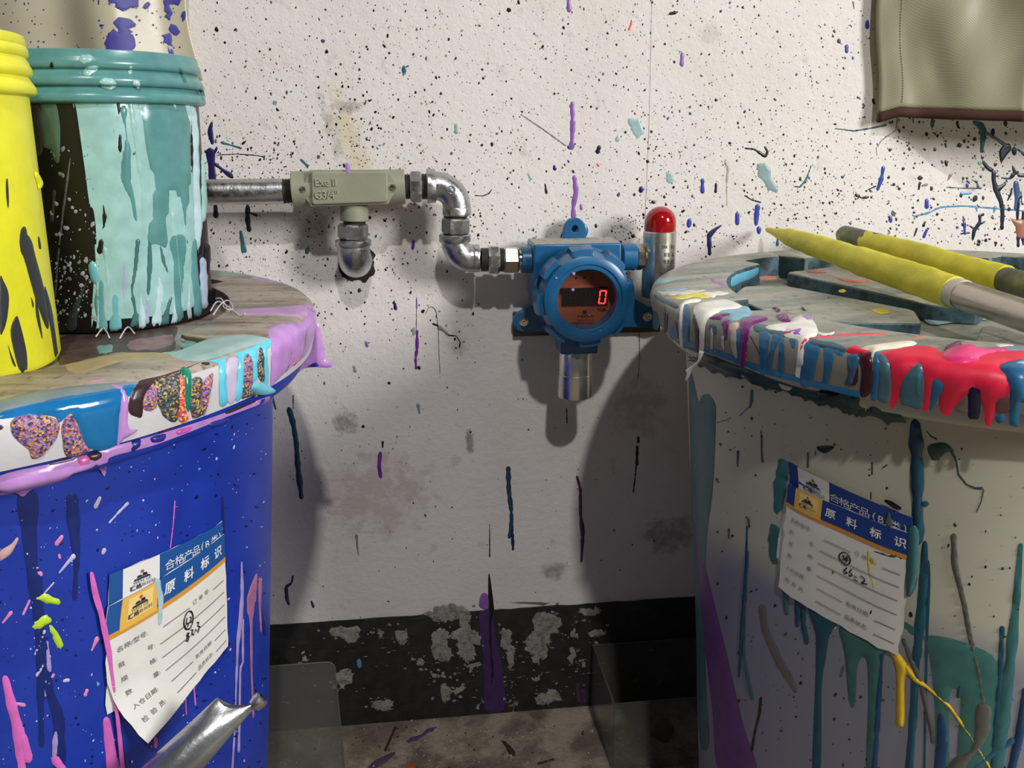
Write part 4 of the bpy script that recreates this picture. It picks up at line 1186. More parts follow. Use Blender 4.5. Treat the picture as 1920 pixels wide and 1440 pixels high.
def lid_mat(name, top, top2, dark, skirt, seed, ang, c, inner, inner2):
    t = NT(name); vec = t.n('ShaderNodeMapping'); vec.inputs['Rotation'].default_value = (0, 0, ang); vec.inputs['Location'].default_value = (seed, 0, 0); t.l(t.co(), vec.inputs[0])
    v2 = t.n('ShaderNodeMapping'); v2.inputs['Scale'].default_value = (5, 42, 42); t.l(vec.outputs[0], v2.inputs[0])
    cen = c
    c = t.ramp(t.noise(1, 5, .65, v2.outputs[0]), [(.28, lin(dark)), (.42, lin(top)), (.55, lin(top2)), (.72, lin(top))])
    v3 = t.n('ShaderNodeMapping'); v3.inputs['Scale'].default_value = (3, 16, 16); t.l(vec.outputs[0], v3.inputs[0])
    c = t.mix(t.ramp(t.noise(2, 3, .6, v3.outputs[0], 'Fac'), [(.5, 0.), (.62, .55)]), c, lin(dark))
    # top face is scuffed, the upright edge keeps the raw plastic
    sx = t.n('ShaderNodeSeparateXYZ'); t.l(t.co(), sx.inputs[0])
    geo = t.n('ShaderNodeNewGeometry'); s2 = t.n('ShaderNodeSeparateXYZ'); t.l(geo.outputs['True Normal'], s2.inputs[0])
    sk = t.mix(t.ramp(t.noise(20, 4), [(.4, 0.), (.7, 1.)]), lin(skirt), tuple(x * .82 for x in lin(skirt)))
    dx = t.math('SUBTRACT', sx.outputs[0], cen[0]); dy = t.math('SUBTRACT', sx.outputs[1], cen[1])
    rr = t.math('SQRT', t.math('ADD', t.math('MULTIPLY', dx, dx), t.math('MULTIPLY', dy, dy)))
    inn = t.ramp(t.noise(45, 4, .6), [(.35, lin(inner)), (.5, lin(inner2)), (.62, lin(inner)), (.75, lin(dark))])
    sk = t.mix(t.ramp(t.math('MULTIPLY', rr, 4.0), [(.88, 1.), (.92, 0.)]), sk, inn)
    gr = t.ramp(t.noise(110, 5, .75), [(.54, 0.), (.68, .7)])
    c = t.mix(gr, c, tuple(x * .35 for x in lin(dark)))
    t.col(t.mix(t.ramp(s2.outputs[2], [(.35, 0.), (.75, 1.)]), sk, c))
    t.set(Roughness=.42); t.b.inputs['Subsurface Weight'].default_value = 0.0; t.bump(t.noise(70, 5, .65), .35, .0012); return t.m


def lid_mesh(name, c, mat, parent, notches, zf, plates, zp, LP=None):
    LP = LP or LIDP
    n = 240; m = MB(); base = 0; rows = []
    prof = LP[::-1]
    def rin(a):
        r = RI
        for q, wdt, dep in notches:
            d = abs((math.degrees(a) - q + 180) % 360 - 180); f = min(1, max(0, (wdt - d) / 1.6)); f = f * f * (3 - 2 * f); r = max(r, RI + dep * f)
        return r
    V = []
    def ring(fr, z):
        V.extend([(c[0] + fr(2 * PI * k / n) * math.cos(2 * PI * k / n), c[1] + fr(2 * PI * k / n) * math.sin(2 * PI * k / n), z(2 * PI * k / n) if callable(z) else z) for k in range(n)])
    cnt = 0
    ring(lambda a: .2515, LP[-1][1] + .0005); ring(lambda a: .2535, LP[-1][1] - .0002); cnt = 2
    for (r, z) in prof[:-1]:
        ring(lambda a, r=r: r, z); cnt += 1
    ring(lambda a: max(rin(a) + .003, min(.2375, rin(a) + .003)), ZT); ring(lambda a: rin(a) + .0008, ZT - .0008); ring(lambda a: rin(a), ZT - .003); ring(lambda a: rin(a) - .0012, zf + .002); ring(lambda a: rin(a) - .003, zf)
    ring(lambda a: .12, zf); ring(lambda a: .05, zf - .001); cnt += 7
    V.append((c[0], c[1], zf - .001)); ci = len(V) - 1
    F = [(i * n + k, i * n + (k + 1) % n, (i + 1) * n + (k + 1) % n, (i + 1) * n + k) for i in range(cnt - 1) for k in range(n)]
    F += [((cnt - 1) * n + k, (cnt - 1) * n + (k + 1) % n, ci) for k in range(n)]
    m.add(V, F); lid = m.build(name, mat, parent, 40, recalc=True)
    for pg in plates:
        m = MB(); m.prism_z([(c[0] + x, c[1] + y) for x, y in rounded(pg, .006, 4)], zf - .001, zp); m.build('raised_plate', mat, lid, 30, bevel=.0016)
    return lid


def drum_mesh(c, prof, mat, rimmat, parent, up=0.0):
    m = MB(); m.lathe([(.02, .003)] + [(r, z) for (z, r) in prof], (c[0], c[1], 0), (0, 0, 1), 128, caps=(True, False)); body = m.build('body', mat, parent, 50)
    m = MB(); z1 = .5305 + up; rt = prof[-1][1]
    m.lathe([(rt - .002, .5150), (rt + .0005, .5150 + up), (.2430, .5165 + up), (.2465, .5185 + up), (.2475, .5210 + up), (.2475, z1), (.2430, z1 + .0008), (rt - .004, z1 + .0008)], (c[0], c[1], 0), (0, 0, 1), 128); rim = m.build('rim', rimmat, parent, 40)
    return body, rim


# ------------------------------------------------------------ blue drum
t = NT('blue_plastic'); t.col(t.ramp(t.noise(30, 3), [(.3, lin((26, 52, 158))), (.7, lin((32, 62, 174)))])); t.set(Roughness=.38); t.bump(t.noise(300, 2), .06, .0005); BLUEP = t.m
ld = thing('paint_drum', 'round blue plastic drum with lilac and cyan paint running off its lid', 'drum', (LC[0], LC[1], 0))
LPROF = [(.006, .168), (.012, .176), (.136, .1885), (.30, .2045), (.42, .2158), (.487, .222), (.512, .2245), (.5165, .2249)]
lbody, lrim = drum_mesh(LC, LPROF, BLUEP, BLUEP, ld)
LB = Rev(LC, [(r + .0002, z) for z, r in LPROF[::-1]])
LMAT = lid_mat('scuffed_white_plastic', (164, 148, 134), (184, 172, 160), (104, 86, 80), (222, 220, 224), 3.1, .12, LC, (70, 58, 56), (104, 84, 84))
llid = lid_mesh('lid', LC, LMAT, ld, [(-29, 7, .029), (43, 7, .02), (115, 7, .02), (187, 7, .02), (259, 6, .02)], .5495, [], .555)
LL = Rev(LC, [(r + .0003, z) for r, z in LIDD]); LRIM = Rev(LC, [(.2552, .5312), (.2495, .5302), (.2480, .5285), (.2478, .5205), (.2440, .5168), (.2300, .5145), (.2245, .505), (.221, .48)])
P_LIL = paint((198, 146, 218), .25); P_CYAN = paint((104, 214, 240), .28); P_PB = paint((28, 118, 178), .12, .1, .08); P_BRN = paint((62, 42, 46), .3)
P_GREEN = paint((24, 140, 108), .25); P_PALEC = paint((160, 194, 194), .35); P_GRB = paint((128, 146, 150), .35)
G1, G2, G3 = glitter('lilac', 'l'), glitter('green', 'g'), glitter('red', 'r')


def lb(kk, pts, mt, nm='paint_drip', h=.0011, jag=0, **kw): return blob(LL, cr(kk, pts), mt, llid, nm, h, jag, **kw)


lb('B', [(0, 870), (350, 800), (775, 765), (780, 790), (500, 850), (130, 905), (0, 930)], P_GRB, 'paint_skin', .0005)
lb('S', [(20, 820), (150, 800), (300, 740), (450, 690), (700, 660), (900, 690), (920, 720), (700, 780), (520, 840), (350, 885), (200, 880)], P_PALEC, 'paint_skin', .0005)
lb('B', [(380, 660), (480, 625), (640, 605), (900, 605), (980, 620), (900, 640), (700, 650), (560, 690), (450, 720), (380, 700)], paint((180, 160, 120), .4), 'paint_skin', .0004)
lb('B', [(1200, 125), (1300, 122), (1440, 140), (1490, 160), (1380, 165), (1260, 168), (1200, 170)], paint((140, 176, 160), .4), 'paint_skin', .0005)
lb('S', [(900, 150), (990, 165), (1110, 215), (1200, 265), (1260, 315), (1290, 350), (1250, 345), (1150, 280), (1000, 230), (850, 215), (760, 195), (820, 160)], paint((182, 156, 196), .35), 'paint_skin', .0005)
lb('B', [(130, 905), (300, 860), (560, 815), (780, 765), (780, 790), (740, 840), (690, 880), (675, 1000), (662, 1110), (600, 1148), (530, 1150), (480, 1120), (430, 990), (395, 950), (330, 1000), (310, 965), (200, 955), (60, 970), (0, 975), (0, 940)], P_PB, h=.0013)
lb('B', [(60, 1000), (110, 960), (220, 950), (330, 990), (320, 1080), (270, 1150), (230, 1190), (180, 1200), (160, 1150), (80, 1080)], G1, 'speckled_drip', .0022, .5)
lb('B', [(350, 1010), (395, 940), (430, 990), (480, 1120), (510, 1150), (380, 1190), (350, 1080)], G1, 'speckled_drip', .0022, .5)
lb('B', [(780, 765), (900, 735), (1040, 690), (1130, 655), (1020, 705), (900, 745), (850, 790), (812, 860), (800, 960), (770, 965), (725, 935), (735, 840)], P_BRN, h=.0009)
lb('B', [(600, 778), (650, 785), (700, 800), (722, 870), (722, 1020), (775, 1040), (700, 1090), (655, 1112), (672, 880), (645, 810)], P_LIL, h=.0018)
lb('B', [(870, 760), (1000, 710), (1020, 720), (1000, 980), (930, 970), (890, 900), (880, 830)], G2, 'speckled_drip', .002, .5)
lb('B', [(800, 900), (810, 840), (850, 790), (880, 800), (885, 900), (840, 935)], G1, 'speckled_drip', .002, .5)
lb('B', [(1000, 750), (1038, 750), (1045, 900), (1060, 990), (1010, 990), (990, 870)], G3, 'speckled_drip', .002, .4)
lb('B', [(1020, 690), (1060, 695), (1078, 740), (1070, 900), (1060, 935), (1045, 900), (1035, 780)], P_GREEN, h=.0016)
lb('B', [(1075, 760), (1110, 740), (1140, 760), (1130, 850), (1150, 940), (1110, 970), (1080, 960), (1065, 850)], G2, 'speckled_drip', .002, .4)
lb('B', [(1140, 780), (1190, 720), (1200, 740), (1180, 850), (1150, 960), (1130, 900)], G1, 'speckled_drip', .002, .4)
lb('S', [(420, 880), (560, 850), (700, 800), (850, 735), (920, 700), (940, 725), (930, 770), (905, 800), (915, 1000), (905, 1090), (880, 1090), (880, 900), (872, 800), (845, 770), (828, 800), (820, 900), (825, 1020), (800, 1060), (785, 1060), (785, 900), (760, 835), (730, 825), (712, 870), (708, 1010), (690, 1190), (640, 1220), (652, 1050), (665, 880), (640, 840), (570, 850), (552, 900), (565, 1100), (570, 1240), (510, 1268), (500, 1150), (498, 930), (470, 900)], P_CYAN, h=.0014, k=3)
lb('S', [(570, 880), (630, 850), (660, 890), (650, 1050), (635, 1215), (575, 1235), (562, 1050)], paint((206, 196, 224), .3), 'paint_skin', .0004)
lb('S', [(712, 880), (740, 830), (775, 860), (785, 960), (775, 1100), (715, 1120)], G1, 'speckled_drip', .0012, .4); lb('S', [(826, 900), (850, 775), (875, 830), (878, 1050), (830, 1030)], G2, 'speckled_drip', .0012, .4)
lb('S', [(690, 1110), (750, 1130), (830, 1180), (760, 1190), (690, 1200)], G2, 'speckled_drip', .0018, .5)
lb('S', [(900, 620), (1000, 570), (1180, 560), (1230, 515), (1270, 440), (1300, 380), (1310, 450), (1305, 600), (1265, 740), (1240, 790), (1200, 870), (1120, 920), (1040, 1000), (960, 1080), (935, 1090), (940, 900), (938, 720)], P_LIL, h=.0013)
lb('S', [(1180, 600), (1235, 520), (1285, 410), (1305, 420), (1312, 560), (1290, 690), (1250, 790), (1200, 870), (1120, 930), (1050, 990), (1060, 930), (1150, 850), (1200, 740)], P_LIL, h=.0008)
lb('S', [(640, 470), (760, 445), (1000, 430), (1200, 410), (1300, 385), (1270, 440), (1220, 515), (1000, 500), (800, 495), (660, 500)], paint((196, 152, 206), .35), 'paint_skin', .0006)
for pts, g in (([(1205, 600), (1235, 550), (1240, 620), (1215, 780), (1190, 860), (1178, 860), (1195, 740)], paint((138, 140, 130), .4)), ([(1080, 800), (1100, 750), (1110, 800), (1085, 930), (1060, 980), (1050, 970), (1075, 880)], G2), ([(1135, 830), (1160, 740), (1165, 780), (1150, 900), (1130, 920)], G3)):
    lb('S', pts, g, 'speckled_drip', .0016, .3)
lb('S', [(750, 1110), (800, 1070), (860, 1070), (960, 1120), (970, 1150), (900, 1170), (820, 1165)], paint((120, 204, 222), .3), 'paint_drip', .004)
lb('S', [(350, 900), (410, 895), (420, 915), (370, 920)], P_BRN, 'paint_splash', .0015); lb('B', [(0, 1010), (20, 1020), (10, 1035), (0, 1035)], P_BRN, 'paint_splash', .001)
lb('R', [(720, 495), (850, 482), (860, 492), (760, 508)], paint((206, 150, 178), .4), 'paint_splash', .0005)
lb('B', [(130, 1010), (330, 975), (280, 1000)], G1, 'speckled_drip', .001)
# teal notch edge
INL = Rev(LC, [(.2245, ZT - .0005), (.2235, .5496)], far=False)
blob(Plane('z', ZT - .004), cr('S', [(150, 680), (200, 650), (300, 650), (420, 650), (450, 665), (360, 720), (250, 770), (180, 770)]), paint((104, 168, 158), .3), llid, 'paint_splash', .001)
blob(Plane('z', ZT - .0025), cr('S', [(165, 695), (200, 700), (215, 715), (190, 722)]), paint((200, 110, 150), .3), llid, 'paint_splash', .0015); blob(Plane('z', ZT - .0025), cr('S', [(320, 685), (350, 690), (365, 705), (335, 712)]), paint((200, 110, 150), .3), llid, 'paint_splash', .0015)
# peeling skin hanging off the far side of the lid
FLP = Plane('y', -.205)
blob(FLP, cr('S', [(1305, 555), (1345, 590), (1365, 680), (1385, 790), (1395, 880), (1455, 890), (1450, 935), (1395, 942), (1300, 938), (1215, 950), (1160, 985), (1190, 870), (1260, 760), (1290, 640)]), P_LIL, llid, 'paint_flap', .0018, back=True)
blob(Plane('y', -.2075), cr('S', [(1265, 930), (1310, 900), (1335, 915), (1330, 935)]), paint((48, 48, 160), .3), llid, 'paint_splash', .0008)
# rim paint
def lr(kk, pts, mt, h=.0016, **kw): return blob(LRIM, cr(kk, pts), mt, lrim, 'paint_drip', h, **kw)
lr('B', [(-10, 1300), (300, 1225), (500, 1180), (620, 1135), (900, 1060), (1200, 965), (1440, 875), (1515, 850), (1500, 880), (1300, 955), (1080, 1045), (850, 1130), (640, 1185), (605, 1220), (588, 1300), (545, 1235), (500, 1262), (290, 1330), (180, 1372), (130, 1412), (80, 1392), (-10, 1402)], P_LIL, .0026)
for k, pts, c in (('B', [(430, 1200), (500, 1180), (510, 1230), (440, 1260)], (222, 110, 180)), ('B', [(730, 1110), (790, 1090), (790, 1130), (740, 1160)], (34, 48, 140)), ('B', [(850, 1080), (930, 1060), (920, 1100), (860, 1110)], (52, 52, 150)), ('B', [(1000, 1040), (1080, 1020), (1060, 1050), (1000, 1065)], (216, 96, 190)), ('B', [(1180, 1000), (1280, 970), (1270, 1000), (1190, 1020)], (40, 54, 150)),
                   ('B', [(480, 1185), (560, 1160), (580, 1180), (560, 1205), (510, 1215)], (66, 46, 56)), ('B', [(900, 1040), (1000, 1005), (1000, 1020), (910, 1055)], (74, 50, 70)), ('B', [(1280, 930), (1440, 870), (1440, 880), (1290, 945)], (60, 44, 60)), ('B', [(280, 1225), (480, 1180), (450, 1205), (290, 1240)], (110, 76, 110)), ('B', [(900, 1075), (920, 1070), (915, 1095), (900, 1098)], (226, 214, 226))):
    lr(k, pts, paint(c, .3), .0032)

# paint on the blue body
def ls(kk, pts, mt, nm='paint_drip', **kw): return stroke(LB, cr(kk, pts), mt, lbody, nm, kw.pop('h', .0008), kw.pop('wob', .1), **kw)
P_DB = paint((20, 40, 112), .35); P_PK = paint((222, 110, 196), .3); P_LAV = paint((168, 150, 206), .35); P_ROSE = paint((168, 112, 150), .35); P_YG = paint((190, 226, 60), .35)
for pts in ([(150, -30, 110), (160, 200, 80), (180, 420, 60), (210, 620, 60), (240, 860, 50), (275, 1060, 60), (320, 1160, 60), (318, 1450, 70)], [(390, -20, 60), (400, 150, 60), (415, 300, 34), (404, 525, 24)], [(205, 380, 50), (215, 800, 40), (220, 1100, 36), (225, 1320, 26)]): ls('C', pts, P_DB, h=.0003)
for pts in ([(1203, -20, 16), (1208, 150, 16), (1214, 300, 18), (1222, 395, 12)], [(1405, 540, 6), (1420, 640, 24), (1432, 720, 14)]): ls('C', pts, P_DB, h=.0004)
for pts in ([(28, 955, 40), (60, 1090, 50), (100, 1240, 60), (120, 1460, 40)], [(115, 1270, 60), (150, 1390, 50)], [(575, 1180, 40), (590, 1300, 60), (615, 1460, 60)], [(300, 1390, 50), (340, 1460, 50)], [(840, 1275, 16), (840, 1325, 20)], [(998, 980, 9), (1006, 1150, 8)], [(1043, 945, 11), (1056, 1100, 8)], [(945, 0, 8), (935, 130, 6), (920, 250, 6)]): ls('C', pts, P_PK)
for pts in ([(1305, 330, 8), (1308, 500, 22), (1300, 640, 28), (1285, 760, 14), (1275, 1000, 10), (1270, 1200, 9), (1255, 1440, 12)], [(1312, 640, 12), (1312, 870, 12), (1298, 900, 10), (1290, 1350, 14)], [(305, 1240, 16), (298, 1310, 34), (295, 1385, 26)], [(255, 760, 12), (262, 880, 26), (270, 950, 12)], [(230, 880, 10), (250, 970, 8), (245, 1050, 10)]): ls('C', pts, P_LAV)
for pts in ([(1385, 395, 10), (1365, 480, 46), (1352, 570, 44), (1356, 640, 16), (1358, 900, 11), (1368, 1165, 11)], [(1405, 420, 20), (1402, 560, 12), (1410, 705, 8)]): ls('C', pts, P_ROSE)
for pts in ([(190, 520), (240, 498), (320, 532), (312, 555), (230, 542)], [(186, 650), (250, 612), (278, 650), (200, 692)], [(265, 672), (300, 690), (342, 772), (315, 798), (285, 742)]): blob(LB, cr('C', pts), P_YG, lbody, 'paint_splash', .0015, 1.2)
blob(LB, cr('C', [(0, 270), (60, 230), (90, 195), (98, 210), (60, 280), (20, 312), (0, 318)]), paint((206, 170, 170), .3), lbody, 'paint_splash', .001)
blob(LB, cr('C', [(0, 290), (40, 280), (20, 300), (0, 305)]), paint((190, 40, 50), .3), lbody, 'paint_splash', .0016)
for pts in ([(690, 10, 14), (640, 60, 12), (590, 115, 8)], [(540, -20, 20), (515, 30, 24)], [(400, 295, 26), (375, 320, 18), (320, 385, 8)], [(335, 190, 18), (305, 230, 26)], [(290, 440, 8), (240, 495, 8)], [(565, 260, 22), (555, 280, 18)], [(180, 360, 24), (190, 366, 20)], [(210, 385, 24), (222, 396, 20)], [(60, 600, 20), (15, 655, 10)], [(160, 535, 10), (125, 610, 14)], [(525, 740, 22), (495, 805, 8)], [(470, 1020, 18), (460, 1045, 20)], [(130, 1100, 22), (70, 1090, 10)], [(370, 965, 16), (345, 970, 14)], [(240, 700, 16), (215, 770, 14), (190, 825, 10)], [(290, 935, 14), (262, 985, 10)], [(235, 880, 16), (200, 940, 18)], [(320, 290, 14), (324, 305, 14)]):
    ls('C', pts, paint((226, 142, 196), .3) if rng.random() < .6 else paint((200, 190, 220), .3), 'paint_splash', h=.0008)
it = []
for _ in range(620):
    u, v = rng.uniform(0, 498), rng.uniform(760, 1440)
    r = .6 + 1.5 * rng.random() ** 3; an = rng.normal(-.9, .5); it.append((u, v, r * rng.uniform(1, 2.2), r, an, int(rng.choice([0, 0, 0, 1, 2, 3, 3, 4])), .0003))
dots(LB, it, lbody, 'paint_speckle', [paint((14, 18, 60)), paint((226, 150, 206)), paint((196, 206, 226)), paint((12, 14, 34)), paint((110, 196, 220))], 'specks of paint on the blue body')

# ------------------------------------------------------------ white drum
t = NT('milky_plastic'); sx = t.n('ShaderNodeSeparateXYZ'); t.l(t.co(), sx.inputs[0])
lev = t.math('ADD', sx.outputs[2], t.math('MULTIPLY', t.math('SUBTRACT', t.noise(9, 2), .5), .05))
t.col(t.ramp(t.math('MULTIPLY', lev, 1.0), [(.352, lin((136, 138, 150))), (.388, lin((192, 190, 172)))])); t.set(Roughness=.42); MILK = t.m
rd = thing('paint_drum', 'milky white plastic drum with red and white paint running off its lid', 'drum', (RC[0], RC[1], 0))
RPROF = [(.006, .176), (.012, .184), (.068, .1931), (.156, .1994), (.245, .2055), (.329, .2121), (.408, .2194), (.483, .2255), (.512, .228), (.5235, .2290)]
t = NT('milky_rim'); t.col(lin((200, 198, 182))); t.set(Roughness=.4); MRIM = t.m
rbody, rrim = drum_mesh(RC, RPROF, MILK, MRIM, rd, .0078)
RB_ = Rev(RC, [(r + .0002, z) for z, r in RPROF[::-1]])
RMAT = lid_mat('painted_over_plastic', (150, 152, 142), (172, 170, 156), (96, 110, 112), (140, 138, 128), 9.3, -.25, RC, (46, 60, 64), (74, 104, 116))
pl1 = [(-.1885, .045), (-.160, .090), (-.122, .084), (-.073, -.030), (-.093, -.074), (-.182, -.054)]
pl2 = [(-.092, .158), (-.050, -.012), (-.02, -.03), (.03, .02), (.05, .17), (-.02, .188)]
pl3 = [(.186, .06), (.14, .12), (.08, .06), (.075, -.02), (.1, -.06), (.18, -.05)]
pl4 = [(-.11, -.155), (-.05, -.185), (.02, -.188), (.02, -.09), (-.02, -.075), (-.06, -.09)]
rlid = lid_mesh('lid', RC, RMAT, rd, [(118, 9, .024), (190, 6.5, .02), (262, 7, .02), (334, 7, .02), (46, 7, .02)], .5425, [pl1, pl2, pl3, pl4], .5555, RLIDP)
RL = Rev(RC, [(r + .0003, z) for r, z in RLIDD]); RRIM = Rev(RC, [(.2560, .5388), (.2495, .5380), (.2485, .5365), (.2480, .5285), (.2445, .5245), (.2330, .5222), (.2287, .512), (.2255, .483), (.219, .408)])
R_BLUE = paint((46, 108, 152), .3); R_TEAL = paint((50, 92, 104), .35); R_WH = paint((240, 238, 230), .3); R_PUR = paint((112, 22, 112), .25); R_RED = paint((236, 36, 72), .42, .06, .1); R_PINK = paint((240, 56, 130), .35)
R_STEEL = paint((78, 118, 134), .3); R_MAR = paint((66, 22, 32), .3); R_NAVY = paint((26, 18, 56), .3); R_DKG = paint((38, 70, 68), .3); R_CREAM = paint((238, 230, 206), .3); R_YEL = paint((236, 220, 70), .35); R_LIL = paint((186, 130, 210), .3); R_OR = paint((240, 110, 70), .3)


def rb2(kk, pts, mt, nm='paint_drip', h=.0010, jag=0, **kw): return blob(RL, cr(kk, pts), mt, rlid, nm, h, jag, **kw)
def rs(kk, pts, mt, nm='paint_drip', h=.0008, **kw): return stroke(RL, cr(kk, pts), mt, rlid, nm, h, .07, **kw)


# blue veils on the upright edge
for pts in ([(250, 560, 20), (240, 680, 60)], [(345, 420, 40), (340, 560, 64), (330, 730, 60)], [(330, 725, 44), (560, 800, 50), (780, 880, 50), (1000, 960, 50), (1300, 1045, 50), (1560, 1110, 50), (1790, 1160, 50)],
            [(1000, 610, 90), (990, 800, 70), (985, 980, 50)], [(1100, 660, 70), (1060, 800, 40), (1030, 960, 30)], [(1140, 680, 40), (1140, 850, 44), (1135, 1000, 50)], [(1230, 700, 50), (1240, 760, 30)], [(1400, 740, 120), (1370, 900, 110), (1340, 1060, 90)], [(1540, 760, 90), (1530, 950, 60), (1500, 1100, 50)], [(1610, 770, 90), (1640, 810, 60)], [(780, 620, 40), (775, 740, 40), (780, 860, 40)]): rs('Q', pts, R_BLUE, h=.0003)
for pts in ([(930, 600, 60), (1060, 620, 60), (1160, 660, 50)], [(1390, 720, 50), (1560, 750, 60), (1660, 790, 50)], [(90, 330, 40), (150, 370, 40), (260, 420, 40)], [(70, 480, 50), (90, 600, 50)], [(180, 480, 16), (170, 640, 14)], [(560, 590, 60), (580, 640, 40)]): rs('Q', pts, R_TEAL, h=.0005)
rs('Q', [(410, 500, 30), (430, 620, 40), (435, 770, 40)], paint((84, 58, 56), .4), h=.0005); rs('Q', [(160, 420, 10), (160, 640, 14)], paint((110, 84, 80), .4), h=.0004)
rb2('Q', [(1700, 830), (1790, 820), (1790, 900), (1750, 1010), (1740, 1075), (1700, 1078), (1670, 1070), (1700, 980), (1690, 900)], paint((58, 100, 136), .3), h=.0008)
# top smears
rb2('Q', [(100, 290), (240, 300), (480, 282), (500, 290), (300, 320), (200, 330), (130, 315)], paint((214, 216, 204), .5), 'paint_smear', .0005, .8)
rb2('Q', [(110, 285), (180, 275), (340, 270), (320, 285), (180, 300)], paint((140, 172, 182), .5), 'paint_smear', .0006, .5)
rb2('Q', [(210, 355), (330, 325), (400, 312), (470, 305), (560, 345), (470, 352), (400, 345), (300, 362)], R_YEL, 'paint_smear', .0006, .6)
rb2('Q', [(470, 310), (600, 298), (720, 312), (640, 325), (560, 345), (500, 340)], R_WH, 'paint_smear', .0007, .8)
rb2('Q', [(600, 470), (700, 440), (840, 425), (890, 480), (820, 520), (740, 545), (680, 530), (700, 490)], paint((128, 184, 204), .4), 'paint_smear', .0008, 1.0)
rb2('Q', [(860, 350), (960, 352), (1040, 375), (1090, 395), (1000, 390), (930, 375)], R_WH, 'paint_smear', .0007, .6)
rb2('Q', [(540, 190), (600, 205), (700, 235), (700, 250), (600, 235)], paint((176, 130, 176), .5), 'paint_smear', .0004, .8)
rb2('Q', [(60, 200), (180, 185), (310, 182), (200, 215), (80, 235)], paint((140, 176, 184), .5), 'paint_smear', .0004, .8)
# drips
rb2('Q', [(290, 420), (330, 378), (400, 366), (470, 366), (440, 385), (350, 400), (318, 450), (314, 740), (302, 752), (292, 738), (286, 600)], R_WH, h=.0016)
rb2('Q', [(405, 440), (440, 402), (560, 380), (690, 375), (825, 425), (780, 450), (680, 462), (600, 478), (560, 500), (515, 550), (497, 640), (490, 800), (452, 870), (452, 640), (432, 560), (410, 500)], R_WH, h=.002)
rb2('Q', [(470, 455), (520, 435), (560, 460), (500, 485)], paint((96, 70, 74), .4), 'paint_splash', .0024, .8)
FREE = Rev(RC, [(.2578, .5400), (.2578, .455)])
blob(FREE, cr('Q', [(453, 780), (492, 780), (488, 815), (450, 890), (395, 945), (378, 985), (352, 1040), (334, 1032), (350, 985), (338, 955), (380, 925), (440, 870)]), R_WH, rlid, 'paint_drip', .0016, back=True)
rb2('Q', [(998, 592), (1100, 575), (1200, 560), (1240, 520), (1330, 488), (1392, 520), (1432, 590), (1442, 650), (1392, 690), (1345, 740), (1325, 880), (1302, 1045), (1280, 1054), (1258, 1045), (1262, 900), (1282, 720), (1230, 692), (1140, 662), (1180, 632), (1080, 632), (1012, 622)], R_WH, h=.002, jag=.5)
rb2('Q', [(1280, 530), (1380, 512), (1395, 565), (1330, 560)], R_LIL, 'paint_smear', .003, .5); rb2('Q', [(1150, 648), (1240, 628), (1350, 618), (1320, 680), (1240, 684)], paint((154, 76, 190), .3), 'paint_smear', .003, .8)
rb2('Q', [(1140, 650), (1180, 640), (1250, 655), (1200, 672)], paint((220, 50, 120), .3), 'paint_smear', .0034, .5)
rb2('Q', [(1440, 630), (1500, 645), (1580, 632), (1570, 650), (1480, 665)], R_WH, 'paint_smear', .0006, .8)
rb2('Q', [(795, 545), (880, 510), (960, 508), (1030, 520), (1000, 545), (900, 580), (872, 620), (852, 750), (832, 922), (790, 916), (800, 700)], R_PUR, h=.0016)
rb2('Q', [(640, 560), (705, 530), (690, 600), (685, 680), (665, 708), (655, 620)], R_PUR, h=.0014); rb2('Q', [(535, 520), (590, 500), (650, 500), (630, 532), (575, 532)], R_PUR, h=.0012)
rb2('Q', [(580, 490), (690, 485), (730, 492), (640, 505)], R_PUR, 'paint_smear', .001, .6)
rb2('Q', [(1062, 440), (1100, 425), (1138, 442), (1110, 468)], R_PUR, 'paint_splash', .003, .8); rb2('Q', [(1095, 512), (1140, 495), (1195, 505), (1205, 550), (1140, 542)], R_PUR, 'paint_splash', .003, 1)
rb2('Q', [(695, 590), (730, 560), (785, 560), (775, 610), (720, 645)], paint((222, 196, 180), .4), h=.001); rs('Q', [(740, 640, 60), (740, 760, 50), (765, 850, 26)], paint((190, 184, 172), .5), h=.0006); rs('Q', [(560, 600, 30), (555, 700, 22), (555, 780, 16)], paint((196, 192, 180), .5), h=.0007); rs('Q', [(650, 680, 30), (645, 740, 24), (655, 775, 14)], paint((190, 186, 174), .5), h=.0007)
rs('Q', [(862, 610, 10), (845, 760, 10), (836, 905, 10)], R_OR, h=.002); rs('Q', [(880, 670, 5), (925, 760, 5), (975, 870, 5)], paint((20, 24, 28)), h=.001)
rs('Q', [(1360, 695, 14), (1500, 675, 12), (1700, 660, 10), (1925, 652, 14)], paint((238, 70, 90), .3), h=.0008); rs('Q', [(1345, 700, 40), (1310, 740, 20), (1290, 860, 8), (1284, 900, 6)], paint((226, 50, 80), .3), h=.0026)
